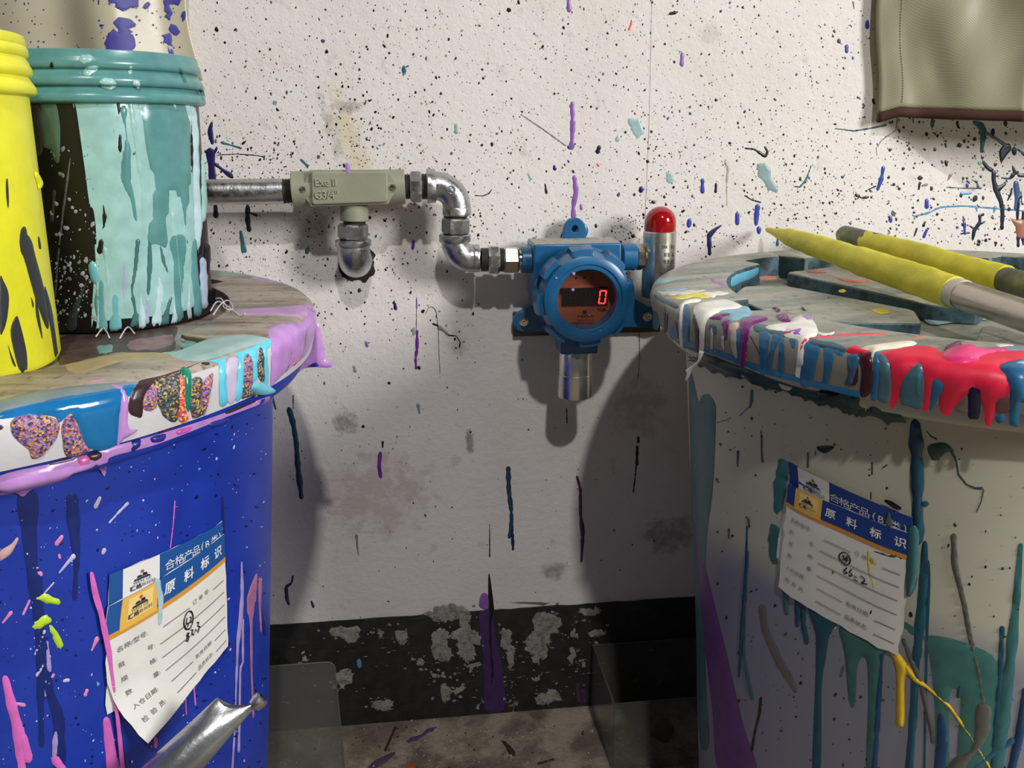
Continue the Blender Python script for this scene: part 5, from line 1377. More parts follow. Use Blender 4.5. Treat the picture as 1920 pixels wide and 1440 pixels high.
# red pour
rb2('O', [(320, 245), (420, 222), (520, 200), (700, 165), (850, 170), (980, 200), (1000, 235), (1100, 240), (1400, 230), (1700, 225), (1960, 228), (1960, 345), (1750, 345), (1655, 400), (1722, 500), (1768, 630), (1742, 720), (1625, 800), (1602, 900), (1575, 990), (1555, 1030), (1520, 1040), (1490, 1000), (1482, 850), (1452, 740), (1440, 660), (1385, 620), (1325, 650), (1300, 700), (1180, 820), (1132, 870), (1112, 925), (1060, 925), (1000, 862), (995, 800), (1010, 700), (1045, 620), (1032, 580), (960, 525), (930, 560), (912, 700), (882, 860), (842, 870), (800, 852), (822, 650), (828, 480), (800, 370), (775, 355), (700, 400), (622, 500), (572, 620), (558, 760), (515, 800), (502, 845), (470, 840), (450, 770), (467, 620), (472, 470), (440, 330)], R_RED, h=.0011, k=3)
rb2('O', [(570, 790), (580, 620), (650, 470), (770, 362), (822, 440), (822, 830), (640, 822)], R_STEEL, h=.0006); rb2('O', [(720, 480), (800, 450), (812, 600), (800, 720), (720, 700)], paint((70, 124, 144), .3), h=.0009)
rb2('O', [(340, 250), (430, 305), (468, 480), (452, 770), (320, 742), (335, 500)], R_STEEL, h=.0007); rb2('O', [(275, 260), (340, 240), (345, 500), (322, 742), (245, 735), (270, 500)], R_BLUE, h=.0007)
rb2('O', [(918, 560), (960, 528), (1042, 590), (1000, 720), (920, 850), (885, 862)], R_BLUE, h=.0006)
rb2('O', [(1318, 645), (1395, 622), (1452, 700), (1432, 940), (1380, 965), (1308, 930)], R_NAVY, h=.0014); rb2('O', [(1330, 800), (1358, 768), (1378, 830), (1350, 880), (1322, 870)], R_RED, h=.002)
rb2('O', [(1648, 392), (1750, 342), (1960, 350), (1960, 760), (1890, 780), (1862, 1030), (1805, 1042), (1758, 1000), (1772, 720), (1762, 600), (1722, 480)], R_BLUE, h=.0016); rb2('O', [(1605, 940), (1700, 900), (1722, 980), (1640, 1012)], R_BLUE, h=.0014)
rb2('O', [(1780, 350), (1960, 345), (1960, 400), (1850, 420), (1790, 400)], paint((150, 190, 220), .15), 'paint_smear', .002); rb2('O', [(1715, 380), (1760, 350), (1800, 390), (1760, 412)], R_NAVY, 'paint_splash', .002)
rb2('O', [(1620, 740), (1740, 720), (1760, 880), (1620, 900)], paint((118, 84, 82), .4), h=.0005); rb2('O', [(1180, 820), (1300, 700), (1310, 900), (1180, 880)], paint((122, 108, 100), .4), h=.0005)
rb2('O', [(1010, 300), (1060, 225), (1180, 185), (1350, 165), (1442, 212), (1600, 215), (1725, 198), (1760, 215), (1690, 245), (1480, 300), (1430, 352), (1350, 370), (1220, 390), (1100, 372), (1040, 345)], R_PINK, h=.004, jag=.9)
rb2('O', [(1240, 332), (1300, 312), (1430, 300), (1380, 350), (1255, 372)], paint((122, 150, 166), .35), 'paint_smear', .005, .5)
for pts in ([(1060, 210, 40), (1160, 170, 60), (1230, 150, 30)], [(1120, 240, 30), (1220, 250, 16)], [(1350, 225, 14), (1450, 250, 26), (1530, 265, 16)], [(1240, 320, 10), (1330, 335, 14)]): rs('O', pts, paint((96, 34, 76), .4), 'paint_smear', h=.005)
rb2('O', [(100, 255), (180, 245), (255, 240), (262, 450), (250, 640), (205, 722), (130, 695), (150, 450)], R_MAR, h=.0008); rb2('O', [(105, 270), (112, 420), (95, 580), (0, 590), (55, 540), (90, 400)], R_MAR, h=.0007)
rb2('O', [(-5, 190), (90, 163), (150, 200), (262, 232), (160, 255), (-5, 238)], R_RED, h=.002); rs('O', [(0, 250, 10), (5, 420, 8), (8, 560, 8)], R_RED, h=.001)
rb2('O', [(130, 190), (300, 158), (560, 128), (745, 130), (700, 165), (520, 196), (330, 222), (285, 320), (245, 400), (222, 682), (204, 682), (232, 400), (250, 232), (170, 215)], R_CREAM, h=.0022)
rs('O', [(178, 200, 22), (200, 420, 20), (212, 720, 14)], R_YEL, h=.003)
rb2('O', [(1610, 155), (1700, 145), (1810, 160), (1790, 175), (1660, 178)], R_CREAM, 'paint_smear', .0006); rb2('O', [(1650, 185), (1780, 170), (1920, 175), (1960, 215), (1760, 215)], paint((132, 150, 168), .4), 'paint_smear', .0006)
rs('O', [(0, 48, 16), (200, 42, 14), (420, 34, 14)], paint((230, 90, 100), .3), h=.0006); rs('O', [(710, 72, 8), (900, 50, 8), (1100, 25, 8), (1300, 5, 8)], R_OR, h=.0005)
# recess paint: cyan inner edge, spots on plates
INR = Rev(RC, [(.1955, ZT - .0028), (.1945, .5445)], far=True)
for pts, c in (([(722, 180), (760, 145), (800, 125), (900, 95), (945, 85), (945, 150), (880, 190), (800, 220), (720, 255)], (108, 186, 220)), ):
    blob(INR, cr('Q', pts), paint(c, .4), rlid, 'paint_skin', .0006)
PT = Plane('z', .5557)
for k, pts, c in (('N', [(905, 645), (960, 632), (1010, 645), (1020, 665), (960, 670)], (214, 190, 50)), ('N', [(680, 518), (705, 506), (738, 518), (705, 528)], (226, 206, 60)), ('N', [(155, 425), (220, 418), (280, 432), (240, 445), (180, 440)], (220, 110, 86)), ('N', [(680, 432), (780, 440), (890, 455), (820, 462), (720, 450)], (236, 110, 86)),
                  ('N', [(145, 460), (205, 465), (195, 475)], (60, 76, 84)), ('N', [(470, 388), (540, 382), (600, 392), (540, 398)], (240, 90, 70)), ('N', [(610, 555), (628, 558), (620, 567)], (60, 70, 70))):
    blob(PT, cr(k, pts), paint(c, .4), rlid, 'paint_splash', .0006, .4)
PFL = Plane('z', .5428)
for k, pts, c in (('N', [(1240, 660), (1400, 610), (1560, 640), (1700, 700), (1500, 720), (1300, 740)], (160, 196, 206)), ('N', [(1810, 790), (1870, 785), (1890, 800), (1840, 808)], (220, 214, 90))):
    blob(PFL, cr(k, pts), paint(c, .3), rlid, 'paint_skin', .0006)
blob(Plane('z', .556), cr('N', [(440, 620), (460, 640), (480, 650), (440, 640)]), paint((50, 48, 46)), rlid, 'paint_chip', .004)
# rim paint, ragged dark green
jag = [(90, 655), (250, 700), (450, 800), (780, 920), (1100, 1050), (1400, 1130), (1790, 1185), (1790, 1330)]
low = []
for i in range(46):
    q = i / 45; x = 1780 - q * 1660; y = np.interp(x, [120, 190, 240, 330, 470, 540, 700, 900, 1000, 1150, 1300, 1450, 1550, 1650, 1790], [705, 755, 795, 850, 915, 965, 1005, 1050, 1110, 1130, 1180, 1245, 1245, 1310, 1330]); low.append((x, y + (26 if i % 3 == 0 else -6) * rng.uniform(.4, 1.2)))
blob(RRIM, cr('Q', jag[:7] + low), R_DKG, rrim, 'paint_drip', .003, 0, 2)
blob(RRIM, cr('O', [(-5, 680), (110, 715), (108, 800), (200, 850), (270, 830), (400, 880), (500, 900), (570, 905), (640, 1000), (600, 1005), (480, 1000), (430, 1035), (400, 1000), (320, 950), (220, 930), (150, 945), (80, 900), (-5, 915)]), paint((44, 82, 80), .3), rrim, 'paint_drip', .003)
blob(RRIM, cr('O', [(215, 860), (260, 830), (310, 880), (300, 920), (240, 915)]), paint((22, 50, 84), .3), rrim, 'paint_drip', .004); blob(RRIM, cr('O', [(185, 850), (220, 848), (215, 890), (200, 920), (190, 890)]), R_YEL, rrim, 'paint_drip', .0045)
blob(RRIM, cr('Q', [(1450, 1130), (1600, 1140), (1620, 1180), (1540, 1240), (1480, 1255), (1440, 1250)]), paint((18, 36, 50), .3), rrim, 'paint_drip', .0036)

# paint on the milky body
B_TEAL = paint((52, 104, 108), .35); B_TEAL2 = paint((56, 110, 104), .4); B_DK = paint((16, 78, 98), .3); B_DKB = paint((20, 62, 104), .3); B_GREY = paint((92, 92, 84), .4); B_PURP = paint((104, 58, 124), .35); B_YEL = paint((226, 186, 42), .3); B_GRN = paint((50, 82, 72), .35)


def gb(pts, mt, k='G', nm='paint_drip', h=.0008, jag=0, **kw): return blob(RB_, cr(k, pts), mt, rbody, nm, h, jag, **kw)
def gs(pts, mt, k='G', nm='paint_drip', h=.0008, **kw): return stroke(RB_, cr(k, pts), mt, rbody, nm, h, kw.pop('wob', .08), **kw)


gb([(243, 830), (262, 870), (290, 990), (310, 965), (340, 958), (372, 1000), (378, 1060), (372, 1250), (360, 1460), (330, 1700), (320, 2050), (330, 2450), (345, 2700), (300, 2700), (285, 2300), (270, 1800), (255, 1400), (245, 1000)], B_TEAL, 'F')
gb([(42, 240), (55, 450), (75, 700), (95, 900), (130, 1200), (160, 1460), (320, 1460), (262, 1250), (192, 950), (118, 650), (72, 450), (48, 240)], B_PURP, h=.0012)
gs([(280, 390, 5), (275, 560, 12), (268, 700, 20), (255, 860, 16), (245, 1040, 8)], B_DK); gs([(285, 500, 6), (268, 750, 10), (265, 950, 12), (285, 1060, 16), (303, 1140, 10)], B_TEAL); gs([(340, 1135, 12), (335, 1200, 12), (315, 1280, 8), (300, 1365, 12)], paint((20, 26, 30)))
gs([(345, 740, 30), (355, 830, 30), (420, 980, 34), (470, 1060, 30), (492, 1105, 16)], paint((112, 106, 98), .5), nm='paint_smear', h=.0002)
gb([(425, 95), (462, 120), (455, 200), (432, 310), (402, 330), (395, 250), (405, 150)], B_TEAL2, nm='paint_smear', h=.0003, jag=1.2); gb([(388, 380), (432, 420), (415, 540), (390, 545), (375, 470)], B_TEAL2, nm='paint_smear', h=.0003, jag=1.2)
gs([(450, 640, 34), (448, 720, 26), (455, 768, 14)], B_TEAL); gs([(498, 660, 24), (500, 760, 24), (500, 820, 16)], B_DK); gs([(525, 700, 26), (525, 820, 22), (540, 880, 24), (540, 895, 20)], B_DK)
gb([(545, 730), (668, 800), (640, 860), (625, 950), (605, 1100), (600, 1460), (565, 1460), (580, 1000), (578, 850)], B_DK, h=.0014)
gb([(690, 820), (885, 905), (872, 960), (860, 1100), (840, 1460), (800, 1460), (808, 1150), (800, 970), (762, 990), (750, 1160), (725, 1150), (705, 940)], B_TEAL2, h=.0012); gs([(865, 940, 20), (850, 1150, 30), (828, 1460, 36)], B_DKB, h=.0018)
gs([(1012, -60, 46), (1018, 60, 50), (1022, 160, 58), (1022, 290, 50), (1024, 400, 46), (1020, 450, 40)], paint((20, 66, 86), .25), h=.005, wob=.16); gs([(1040, 290, 20), (1062, 290, 22)], B_DK, h=.003)
gs([(1002, 450, 46), (1000, 560, 52), (995, 650, 46), (986, 682, 26)], B_TEAL, h=.003); gs([(1055, 460, 24), (1050, 600, 34), (1035, 800, 44), (1015, 1000, 36), (1005, 1200, 34), (985, 1460, 34)], B_DK, h=.0014); gs([(1068, 540, 12), (1072, 620, 18), (1062, 900, 12), (1052, 1460, 10)], B_DK)
gb([(962, 800), (1000, 860), (1110, 865), (1240, 900), (1372, 985), (1352, 1250), (1335, 1460), (1200, 1460), (1212, 1135), (1162, 1130), (1158, 1460), (1100, 1460), (1100, 1200), (1062, 900)], B_TEAL2, h=.0006)
gs([(1180, 430, 24), (1185, 560, 30), (1225, 720, 22), (1250, 860, 22), (1290, 1030, 26), (1310, 1160, 30)], B_GREY, h=.0014); gb([(1272, 1165), (1342, 1170), (1335, 1300), (1260, 1400), (1220, 1460), (1150, 1460), (1180, 1400), (1255, 1340)], B_GREY, h=.0012)
gb([(903, 930), (942, 940), (987, 1010), (967, 1060), (967, 1240), (945, 1260), (930, 1240), (930, 1020)], B_YEL, h=.002); gs([(970, 1000, 30), (1020, 1060, 26), (1060, 1085, 14), (1160, 1170, 14), (1260, 1310, 14), (1350, 1460, 14)], B_YEL, h=.002); gs([(988, 1195, 5), (994, 1235, 5)], B_YEL)
gs([(1392, 830, 22), (1385, 1000, 22), (1365, 1250, 24), (1350, 1460, 26)], B_DK); gs([(1472, 470, 20), (1455, 700, 34), (1430, 950, 50), (1400, 1200, 60), (1365, 1460, 60)], B_TEAL); gs([(1490, 1100, 20), (1470, 1280, 36), (1430, 1460, 36)], B_DKB, h=.0014); gs([(1440, 1320, 30), (1350, 1380, 26), (1270, 1440, 30)], paint((46, 96, 120), .3)); gs([(1125, 1210, 30), (1130, 1330, 60), (1120, 1460, 50)], B_DKB); gs([(1200, 1130, 20), (1215, 1040, 16), (1218, 980, 14)], B_DK)
gb([(1068, 38), (1140, 24), (1180, 58), (1150, 65), (1110, 98), (1082, 92)], B_GRN, h=.001); gs([(1165, 50, 14), (1190, 100, 9), (1200, 160, 9), (1235, 205, 8), (1275, 222, 8), (1305, 222, 12)], B_GRN); gs([(1062, -28, 4), (1080, -5, 6), (1105, 8, 8)], B_GRN); gs([(1310, 230, 8), (1300, 280, 6), (1280, 325, 6)], B_GREY)
gb([(583, 42), (620, 36), (660, 42), (625, 68), (598, 62)], paint((16, 14, 20)), h=.0012)
for pts in ([(345, -10, 5), (344, 60, 5), (348, 108, 7)], [(545, 68, 7), (545, 130, 8)], [(825, 110, 8), (825, 160, 7)], [(820, 240, 6), (820, 270, 4)], [(578, 58, 4), (578, 78, 4)], [(890, 120, 6), (870, 134, 5)], [(200, 400, 10), (200, 440, 6)], [(240, 60, 10), (238, 125, 6)], [(285, 355, 8), (290, 390, 10)]): gs(pts, paint((70, 80, 72), .4))
gs([(885, 1115, 12), (990, 770, 14)][:1] + [(992, 775, 16)], B_GREY) if False else None
gs([(992, 765, 14), (994, 778, 14)], paint((20, 20, 24)), h=.0012); gs([(1240, 1075, 8), (1234, 1105, 5), (1230, 1126, 14)], R_WH); gs([(660, 826, 10), (664, 830, 10)], R_WH)
gs([(700, 1000, 10), (690, 1040, 12)], paint((96, 96, 104), .4), h=.0003); gs([(960, 880, 14), (990, 960, 20), (1040, 1080, 24), (1080, 1250, 24), (1090, 1330, 14)], B_GREY)
gs([(558, 940, 14), (556, 990, 18), (548, 1025, 8)], B_TEAL, 'F'); gs([(545, 1020, 4), (515, 1050, 4), (497, 1065, 4)], B_TEAL, 'F'); gs([(455, 1075, 4), (420, 1090, 4), (385, 1100, 4)], B_GREY, 'F'); gs([(605, 1140, 5), (608, 1295, 6)], B_GREY, 'F')
it = []
for _ in range(330):
    u, v = rng.uniform(1340, 1920), rng.uniform(720, 1440); r = .7 + 1.9 * rng.random() ** 3; it.append((u, v, r, r * rng.uniform(1, 1.6), rng.normal(0, .6), int(rng.choice([0, 0, 0, 1, 2])), .0003))
dots(RB_, it, rbody, 'paint_speckle', [paint((26, 26, 26)), paint((70, 74, 68)), paint((60, 84, 88))], 'specks of paint on the milky body')

# ------------------------------------------------------------ paper labels
t = NT('label_paper'); t.col(t.ramp(t.noise(40, 4), [(.3, lin((222, 220, 212))), (.7, lin((236, 234, 228)))])); t.set(Roughness=.7); PAPER = t.m
LBLUE = plain('label_blue', (26, 84, 156), .5); LORG = plain('label_orange', (214, 150, 60), .5); LGOLD = plain('label_gold', (234, 186, 84), .5); LGOLD2 = plain('label_gold_pale', (244, 214, 140), .5); LWHT = plain('label_white', (236, 236, 236), .5); LNAVY = plain('logo_navy', (28, 36, 62), .5); LRED = plain('logo_red', (206, 84, 56), .5); LGREY = plain('form_grey', (112, 110, 106), .6); LPEN = plain('pen_black', (26, 24, 26), .5); LBLUE2 = plain('label_blue_deep', (20, 62, 140), .5)
PM = [LBLUE, LORG, LGOLD, LWHT, LNAVY, LRED, LGREY, LPEN, LGOLD2, LBLUE2]


def logo(s, m, u, v, k):
    a = s.h / s.w; e = .0009
    def P(lst): return [(u + x * k * a, v + y * k) for x, y in lst]
    s.poly(m, P([(math.cos(i * PI / 5) * .10, -.40 + math.sin(i * PI / 5) * .10) for i in range(10)]), 5, e)
    s.poly(m, P([(-.30, -.08), (-.24, -.22), (-.05, -.22), (-.05, -.14), (.03, -.14), (.03, -.28), (.24, -.26), (.30, -.08)]), 4, e)
    s.poly(m, P([(-.46, .06), (-.42, -.05), (.40, -.05), (.46, .06)]), 4, e)
    s.text(m, 'WEN GE', u, v + .17 * k, .26 * k, 6, e); s.text(m, '穏格', u - .34 * k * a, v + .44 * k, .32 * k, 4, e, bold=True); s.text(m, '新材料', u + .36 * k * a, v + .44 * k, .26 * k, 6, e)


def header(s, m, block, gold):
    s.rect(m, 0.0, 0.0, 1.0, .185, block, .0003, (16, 3)); s.rect(m, 0.0, .185, 1.0, .222, 1, .0003, (16, 1))
    if gold: s.rect(m, .085, .0, .335, .20, 2, .0005, (5, 3)); s.rect(m, .13, .02, .30, .16, 8, .0006, (4, 3))
    else: s.rect(m, .085, -.0, .335, .185, 3, .0005, (5, 3))
    logo(s, m, .21, .085, .112)


def form(s, m):
    A_ = .043; g = 6
    for j, (txt, rows) in enumerate((('名称/型号:', 0), ('批', 1), ('规', 2), ('数', 3), ('入仓日期:', 4), ('检  验  员:', 5))):
        s.text(m, txt, .07, .315 + .112 * rows, A_, g, align='l')
    for txt, rws in (('号:', 1), ('格:', 2), ('量:', 3)): s.text(m, txt, .26, .325 + .112 * rws, A_, g, align='l')
    s.text(m, '订 单 号:', .63, .335, A_, g, align='l'); s.text(m, '有效日期:', .60, .785, A_, g, align='l'); s.text(m, '品质状态:', .60, .895, A_, g, align='l')
    for a, b, v in ((.38, .60, .35), (.84, .965, .36), (.35, .965, .462), (.35, .965, .574), (.35, .965, .686), (.36, .57, .795), (.82, .965, .805), (.36, .57, .905), (.82, .965, .915)): s.line(m, [(a, v), (b, v)], .006, g)


def rings(s, m, u, v, ru, rv, turns=2.2):
    s.line(m, [(u + ru * (1 - .06 * i / 12) * math.cos(i * .42 + 2), v + rv * (1 + .05 * math.sin(i)) * math.sin(i * .42 + 2)) for i in range(int(turns * 15))], .007, 7)


# left label, two sheets
us = Sheet(LB, [(203, 1075), (414, 977), (418, 1195), (198, 1339)], .0010)
o1 = us.paper(PAPER, lbody, label='lower sheet of the paper label'); m = MB(); us.rect(m, 0, 0, 1, .28, 0, .0003, (16, 3)); us.rect(m, 0, .24, .3, .30, 1, .0004, (5, 1)); us.rect(m, .09, -.0, .36, .25, 3, .0005, (5, 3)); logo(us, m, .225, .12, .125)
[us.text(m, ch, u, .115, .085, 3) for ch, u in zip('合格产品(B类)', (.445, .53, .61, .69, .755, .81, .89, .955))]; finish_print(m, 'printed_header', PM, o1, LB)
tsh = Sheet(LB, [(200, 1134), (415, 999), (420, 1209), (250, 1369)], .0022, bend=.010, curl=lambda u, v: .0012 * v + .014 * np.clip(v - .55, 0, 1) ** 2 * np.clip(1 - u * 1.3, 0, 1) ** 1.5 * 5)
o2 = tsh.paper(PAPER, lbody, label='upper sheet of the paper label, corner curled'); m = MB(); header(tsh, m, 0, True)
for ch, u in zip('原料标识', (.43, .595, .755, .905)): tsh.text(m, ch, u, .095, .088, 3, bold=True)
form(tsh, m); rings(tsh, m, .585, .44, .045, .07); tsh.line(m, [(.575, .41), (.56, .45), (.585, .46), (.57, .485)], .008, 7); tsh.line(m, [(.60, .42), (.61, .44), (.59, .465), (.615, .47)], .008, 7)
for pl_ in ([(.57, .53), (.555, .55), (.575, .57), (.56, .60), (.545, .585), (.58, .535)], [(.595, .53), (.615, .54), (.60, .565), (.62, .59)], [(.63, .56), (.645, .56)], [(.655, .51), (.675, .52), (.66, .545), (.68, .56), (.655, .60)]): tsh.line(m, pl_, .009, 7)
finish_print(m, 'printed_form', PM, o2, LB)
LBT = Rev(LC, [(r + .0030, z) for z, r in LPROF[::-1]])
stroke(LBT, cr('C', [(850, 430, 30), (868, 520, 30), (865, 640, 20), (860, 665, 14)]), paint((168, 200, 206), .4), o2, 'paint_drip', h=.0003)
stroke(LBT, cr('C', [(495, 390, 22), (515, 500, 34), (545, 600, 34), (570, 720, 30), (590, 820, 30), (600, 900, 20), (625, 1080, 20), (645, 1260, 24), (665, 1460, 24)]), P_PK, lbody, h=.0012)

# right label
r3 = [(1470, 962), (1480, 960), (1478, 1000), (1467, 1056), (1455, 1046), (1458, 1010)]
blob(RB_, r3, PAPER, rbody, 'label_scrap', .0006, 0, 1)
us = Sheet(RB_, [(1486, 860), (1712, 969), (1693, 1190), (1466, 1075)], .0008, curl=lambda u, v: .004 * np.clip(1 - v * 6, 0, 1) * np.clip(1 - u, 0, 1))
o1 = us.paper(PAPER, rbody, label='lower sheet of the paper label'); m = MB(); us.rect(m, 0, 0, 1, .27, 9, .0003, (16, 3)); us.rect(m, .085, 0, .35, .25, 3, .0005, (5, 3)); us.rect(m, .05, .235, .5, .265, 1, .0006, (8, 1)); logo(us, m, .215, .115, .125)
[us.text(m, ch, u, .125, .085, 3) for ch, u in zip('合格产品(B类)', (.395, .475, .555, .635, .71, .765, .875, .95))]; finish_print(m, 'printed_header', PM, o1, RB_)
tsh = Sheet(RB_, [(1482, 904), (1707, 997), (1686, 1227), (1463, 1099)], .0020, curl=lambda u, v: .0006 * np.sin(u * 9))
o2 = tsh.paper(PAPER, rbody, label='upper sheet of the paper label'); m = MB(); header(tsh, m, 9, True)
for ch, u in zip('原料标识', (.41, .585, .77, .945)): tsh.text(m, ch, u, .095, .088, 3, bold=True)
form(tsh, m); rings(tsh, m, .56, .425, .048, .05)
for pl_ in ([(.535, .41), (.555, .405), (.545, .42), (.56, .43), (.54, .445)], [(.575, .40), (.565, .415), (.585, .43), (.57, .445), (.56, .43), (.585, .41), (.575, .40)], [(.585, .49), (.56, .53), (.57, .55), (.59, .535), (.57, .525)], [(.62, .485), (.605, .52), (.63, .53), (.615, .55), (.60, .545)], [(.645, .53), (.665, .535)], [(.64, .56), (.675, .562)], [(.69, .505), (.72, .51), (.725, .53), (.70, .56), (.745, .545)], [(.475, .575), (.48, .60)]): tsh.line(m, pl_, .009, 7)
finish_print(m, 'printed_form', PM, o2, RB_)
RBT = Rev(RC, [(r + .0028, z) for z, r in RPROF[::-1]])
stroke(RBT, cr('X', [(1075, 200, 20), (1075, 300, 30), (1080, 430, 16), (1110, 530, 10), (1130, 620, 12)]), R_YEL, o2, 'paint_drip', h=.0004); stroke(RBT, cr('X', [(1075, 270, 20), (1120, 330, 26), (1155, 352, 12)]), R_YEL, o2, 'paint_drip', h=.0004)
stroke(RBT, cr('X', [(1140, 205, 8), (1240, 235, 22), (1300, 258, 14), (1350, 255, 40), (1400, 250, 20), (1440, 285, 14)]), paint((56, 82, 74)), o2, 'paint_splash', h=.0005)
stroke(RBT, cr('W', [(1440, 610, 40), (1500, 640, 60), (1580, 690, 60), (1630, 710, 40)]), paint((14, 14, 18), .3), o1, 'paint_splash', h=.001); blob(RBT, cr('W', [(1490, 750), (1530, 900), (1500, 950), (1440, 905), (1470, 800)]), paint((92, 98, 96)), o1, 'paint_drip', .0004)
stroke(RBT, cr('X', [(1100, 870, 12), (1100, 880, 20), (1090, 905, 12)]), LPEN, o2, 'paint_splash', h=.0003)
stroke(RBT, cr('X', [(1575, -40, 110), (1570, 150, 130), (1565, 350, 140), (1555, 520, 120), (1530, 640, 70), (1520, 690, 30)]), B_TEAL, rbody, h=.002)

# ================================================================== BUCKETS
BLK = NT('black_plastic'); BLK.col(lin((20, 20, 22))); BLK.set(Roughness=.35); BLKP = BLK.m


def bucket(name, label, c, zb, r0, r1, rr, H, bodym, rimm, rim_f=None):
    th = thing(name, label, 'bucket', (c[0], c[1], zb))
    m = MB(); zs = H - .0305
    m.lathe([(r0 - .006, 0), (r0 - .0015, .001), (r0, .004), (r1, zs), (r1 + .0005, H - .001), (r1 - .002, H - .001), (r1 - .0025, zs), (r0 - .003, .006), (.001, .006)], (c[0], c[1], zb), (0, 0, 1), 96, caps=(True, False))
    b = m.build('body', bodym, th, 50)
    pr = [(r1 - .001, zs - .004)]
    for k in range(3):
        z0 = zs - .003 + k * .0106; e = rr - (0.0007 * k)
        pr += [(r1 + .001, z0), (e - .0012, z0 + .0003), (e, z0 + .0016), (e, z0 + .0046), (e - .0010, z0 + .0064), (r1 + .0026, z0 + .0076)]
    pr += [(r1 + .002, H - .0006), (r1 + .0008, H), (r1 - .001, H - .0012)]
    m = MB(); m.lathe(pr, (c[0], c[1], zb), (0, 0, 1), 96, mfun=rim_f); rm = m.build('threaded_rim', rimm, th, 50)
    S = Rev(c, [(r1 + .0002, zb + zs - .001), (r0 + .0002, zb + .004), (r0 - .0015, zb + .001)]); SR = Rev(c, [(r + .0002, zb + z) for r, z in pr[::-1]])
    return th, b, rm, S, SR


TB = (-.2277, -.2044)
T_MID = paint((92, 148, 148), .25); T_PALE = paint((158, 202, 200), .25); T_ICE = paint((190, 218, 224), .25); T_DARK = paint((70, 118, 118), .25); T_LAV = paint((170, 182, 206), .25)
tb, tbb, tbr, TS, TSR = bucket('paint_bucket', 'black bucket coated in teal paint runs, on the blue drum lid', TB, .5502, .0672, .0722, .0776, .1905, BLKP, [T_MID, paint((150, 184, 176), .25)], lambda i, a: 1 if (a > PI * 1.95 or a < PI * .44) else 0)


def tp(k, pts, mt, h=.0008, nm='paint_run', jag=0): return blob(TS, cr(k, pts), mt, tbb, nm, h, jag)
def ts(k, pts, mt, h=.001, nm='paint_run', wob=.08):
    if max(q[2] for q in pts) > 55: h = min(h, .0009)
    return stroke(TS, cr(k, pts), mt, tbb, nm, h, wob)


tp('A', [(410, 510), (480, 500), (800, 520), (1210, 560), (1180, 800), (1215, 1100), (1225, 1500), (1240, 1800), (1150, 1890), (950, 1925), (700, 1945), (545, 1950), (540, 1700), (560, 1420), (545, 1230), (520, 1180), (495, 1000), (460, 750), (440, 620)], T_PALE, .0009)
tp('A', [(850, 525), (1000, 530), (1100, 545), (1105, 800), (1110, 1080), (1085, 1300), (1060, 1440), (1050, 1250), (1000, 1120), (985, 1300), (990, 1440), (860, 1440), (820, 1430), (870, 1200), (860, 1000), (815, 800), (805, 600)], T_MID, .0015)
tp('A', [(680, 520), (735, 520), (745, 760), (770, 880), (770, 1050), (800, 1200), (800, 1320), (780, 1325), (745, 1160), (690, 1040), (700, 900), (715, 800), (690, 640)], T_MID, .0016)
for k, pts in (('A', [(675, 520, 16), (690, 640, 26), (680, 720, 20)]), ('A', [(695, 780, 30), (695, 860, 40), (700, 900, 14)]), ('A', [(560, 520, 10), (568, 560, 24), (565, 620, 10)]), ('A', [(590, 715, 6), (600, 760, 12), (608, 810, 6)]), ('A', [(1108, 700, 6), (1112, 900, 10), (1112, 1000, 5)]), ('A', [(560, 1130, 6), (562, 1160, 8)]), ('A', [(600, 1190, 14), (610, 1260, 34), (600, 1330, 16)]), ('A', [(1165, 1320, 20), (1165, 1420, 34), (1160, 1480, 20)]), ('A', [(590, 1400, 30), (580, 1460, 40)]), ('B', [(1165, 0, 24), (1165, 100, 26), (1160, 180, 20)]), ('B', [(1125, 0, 20), (1120, 40, 12)])): ts(k, pts, BLKP, .0017, 'bare_patch')
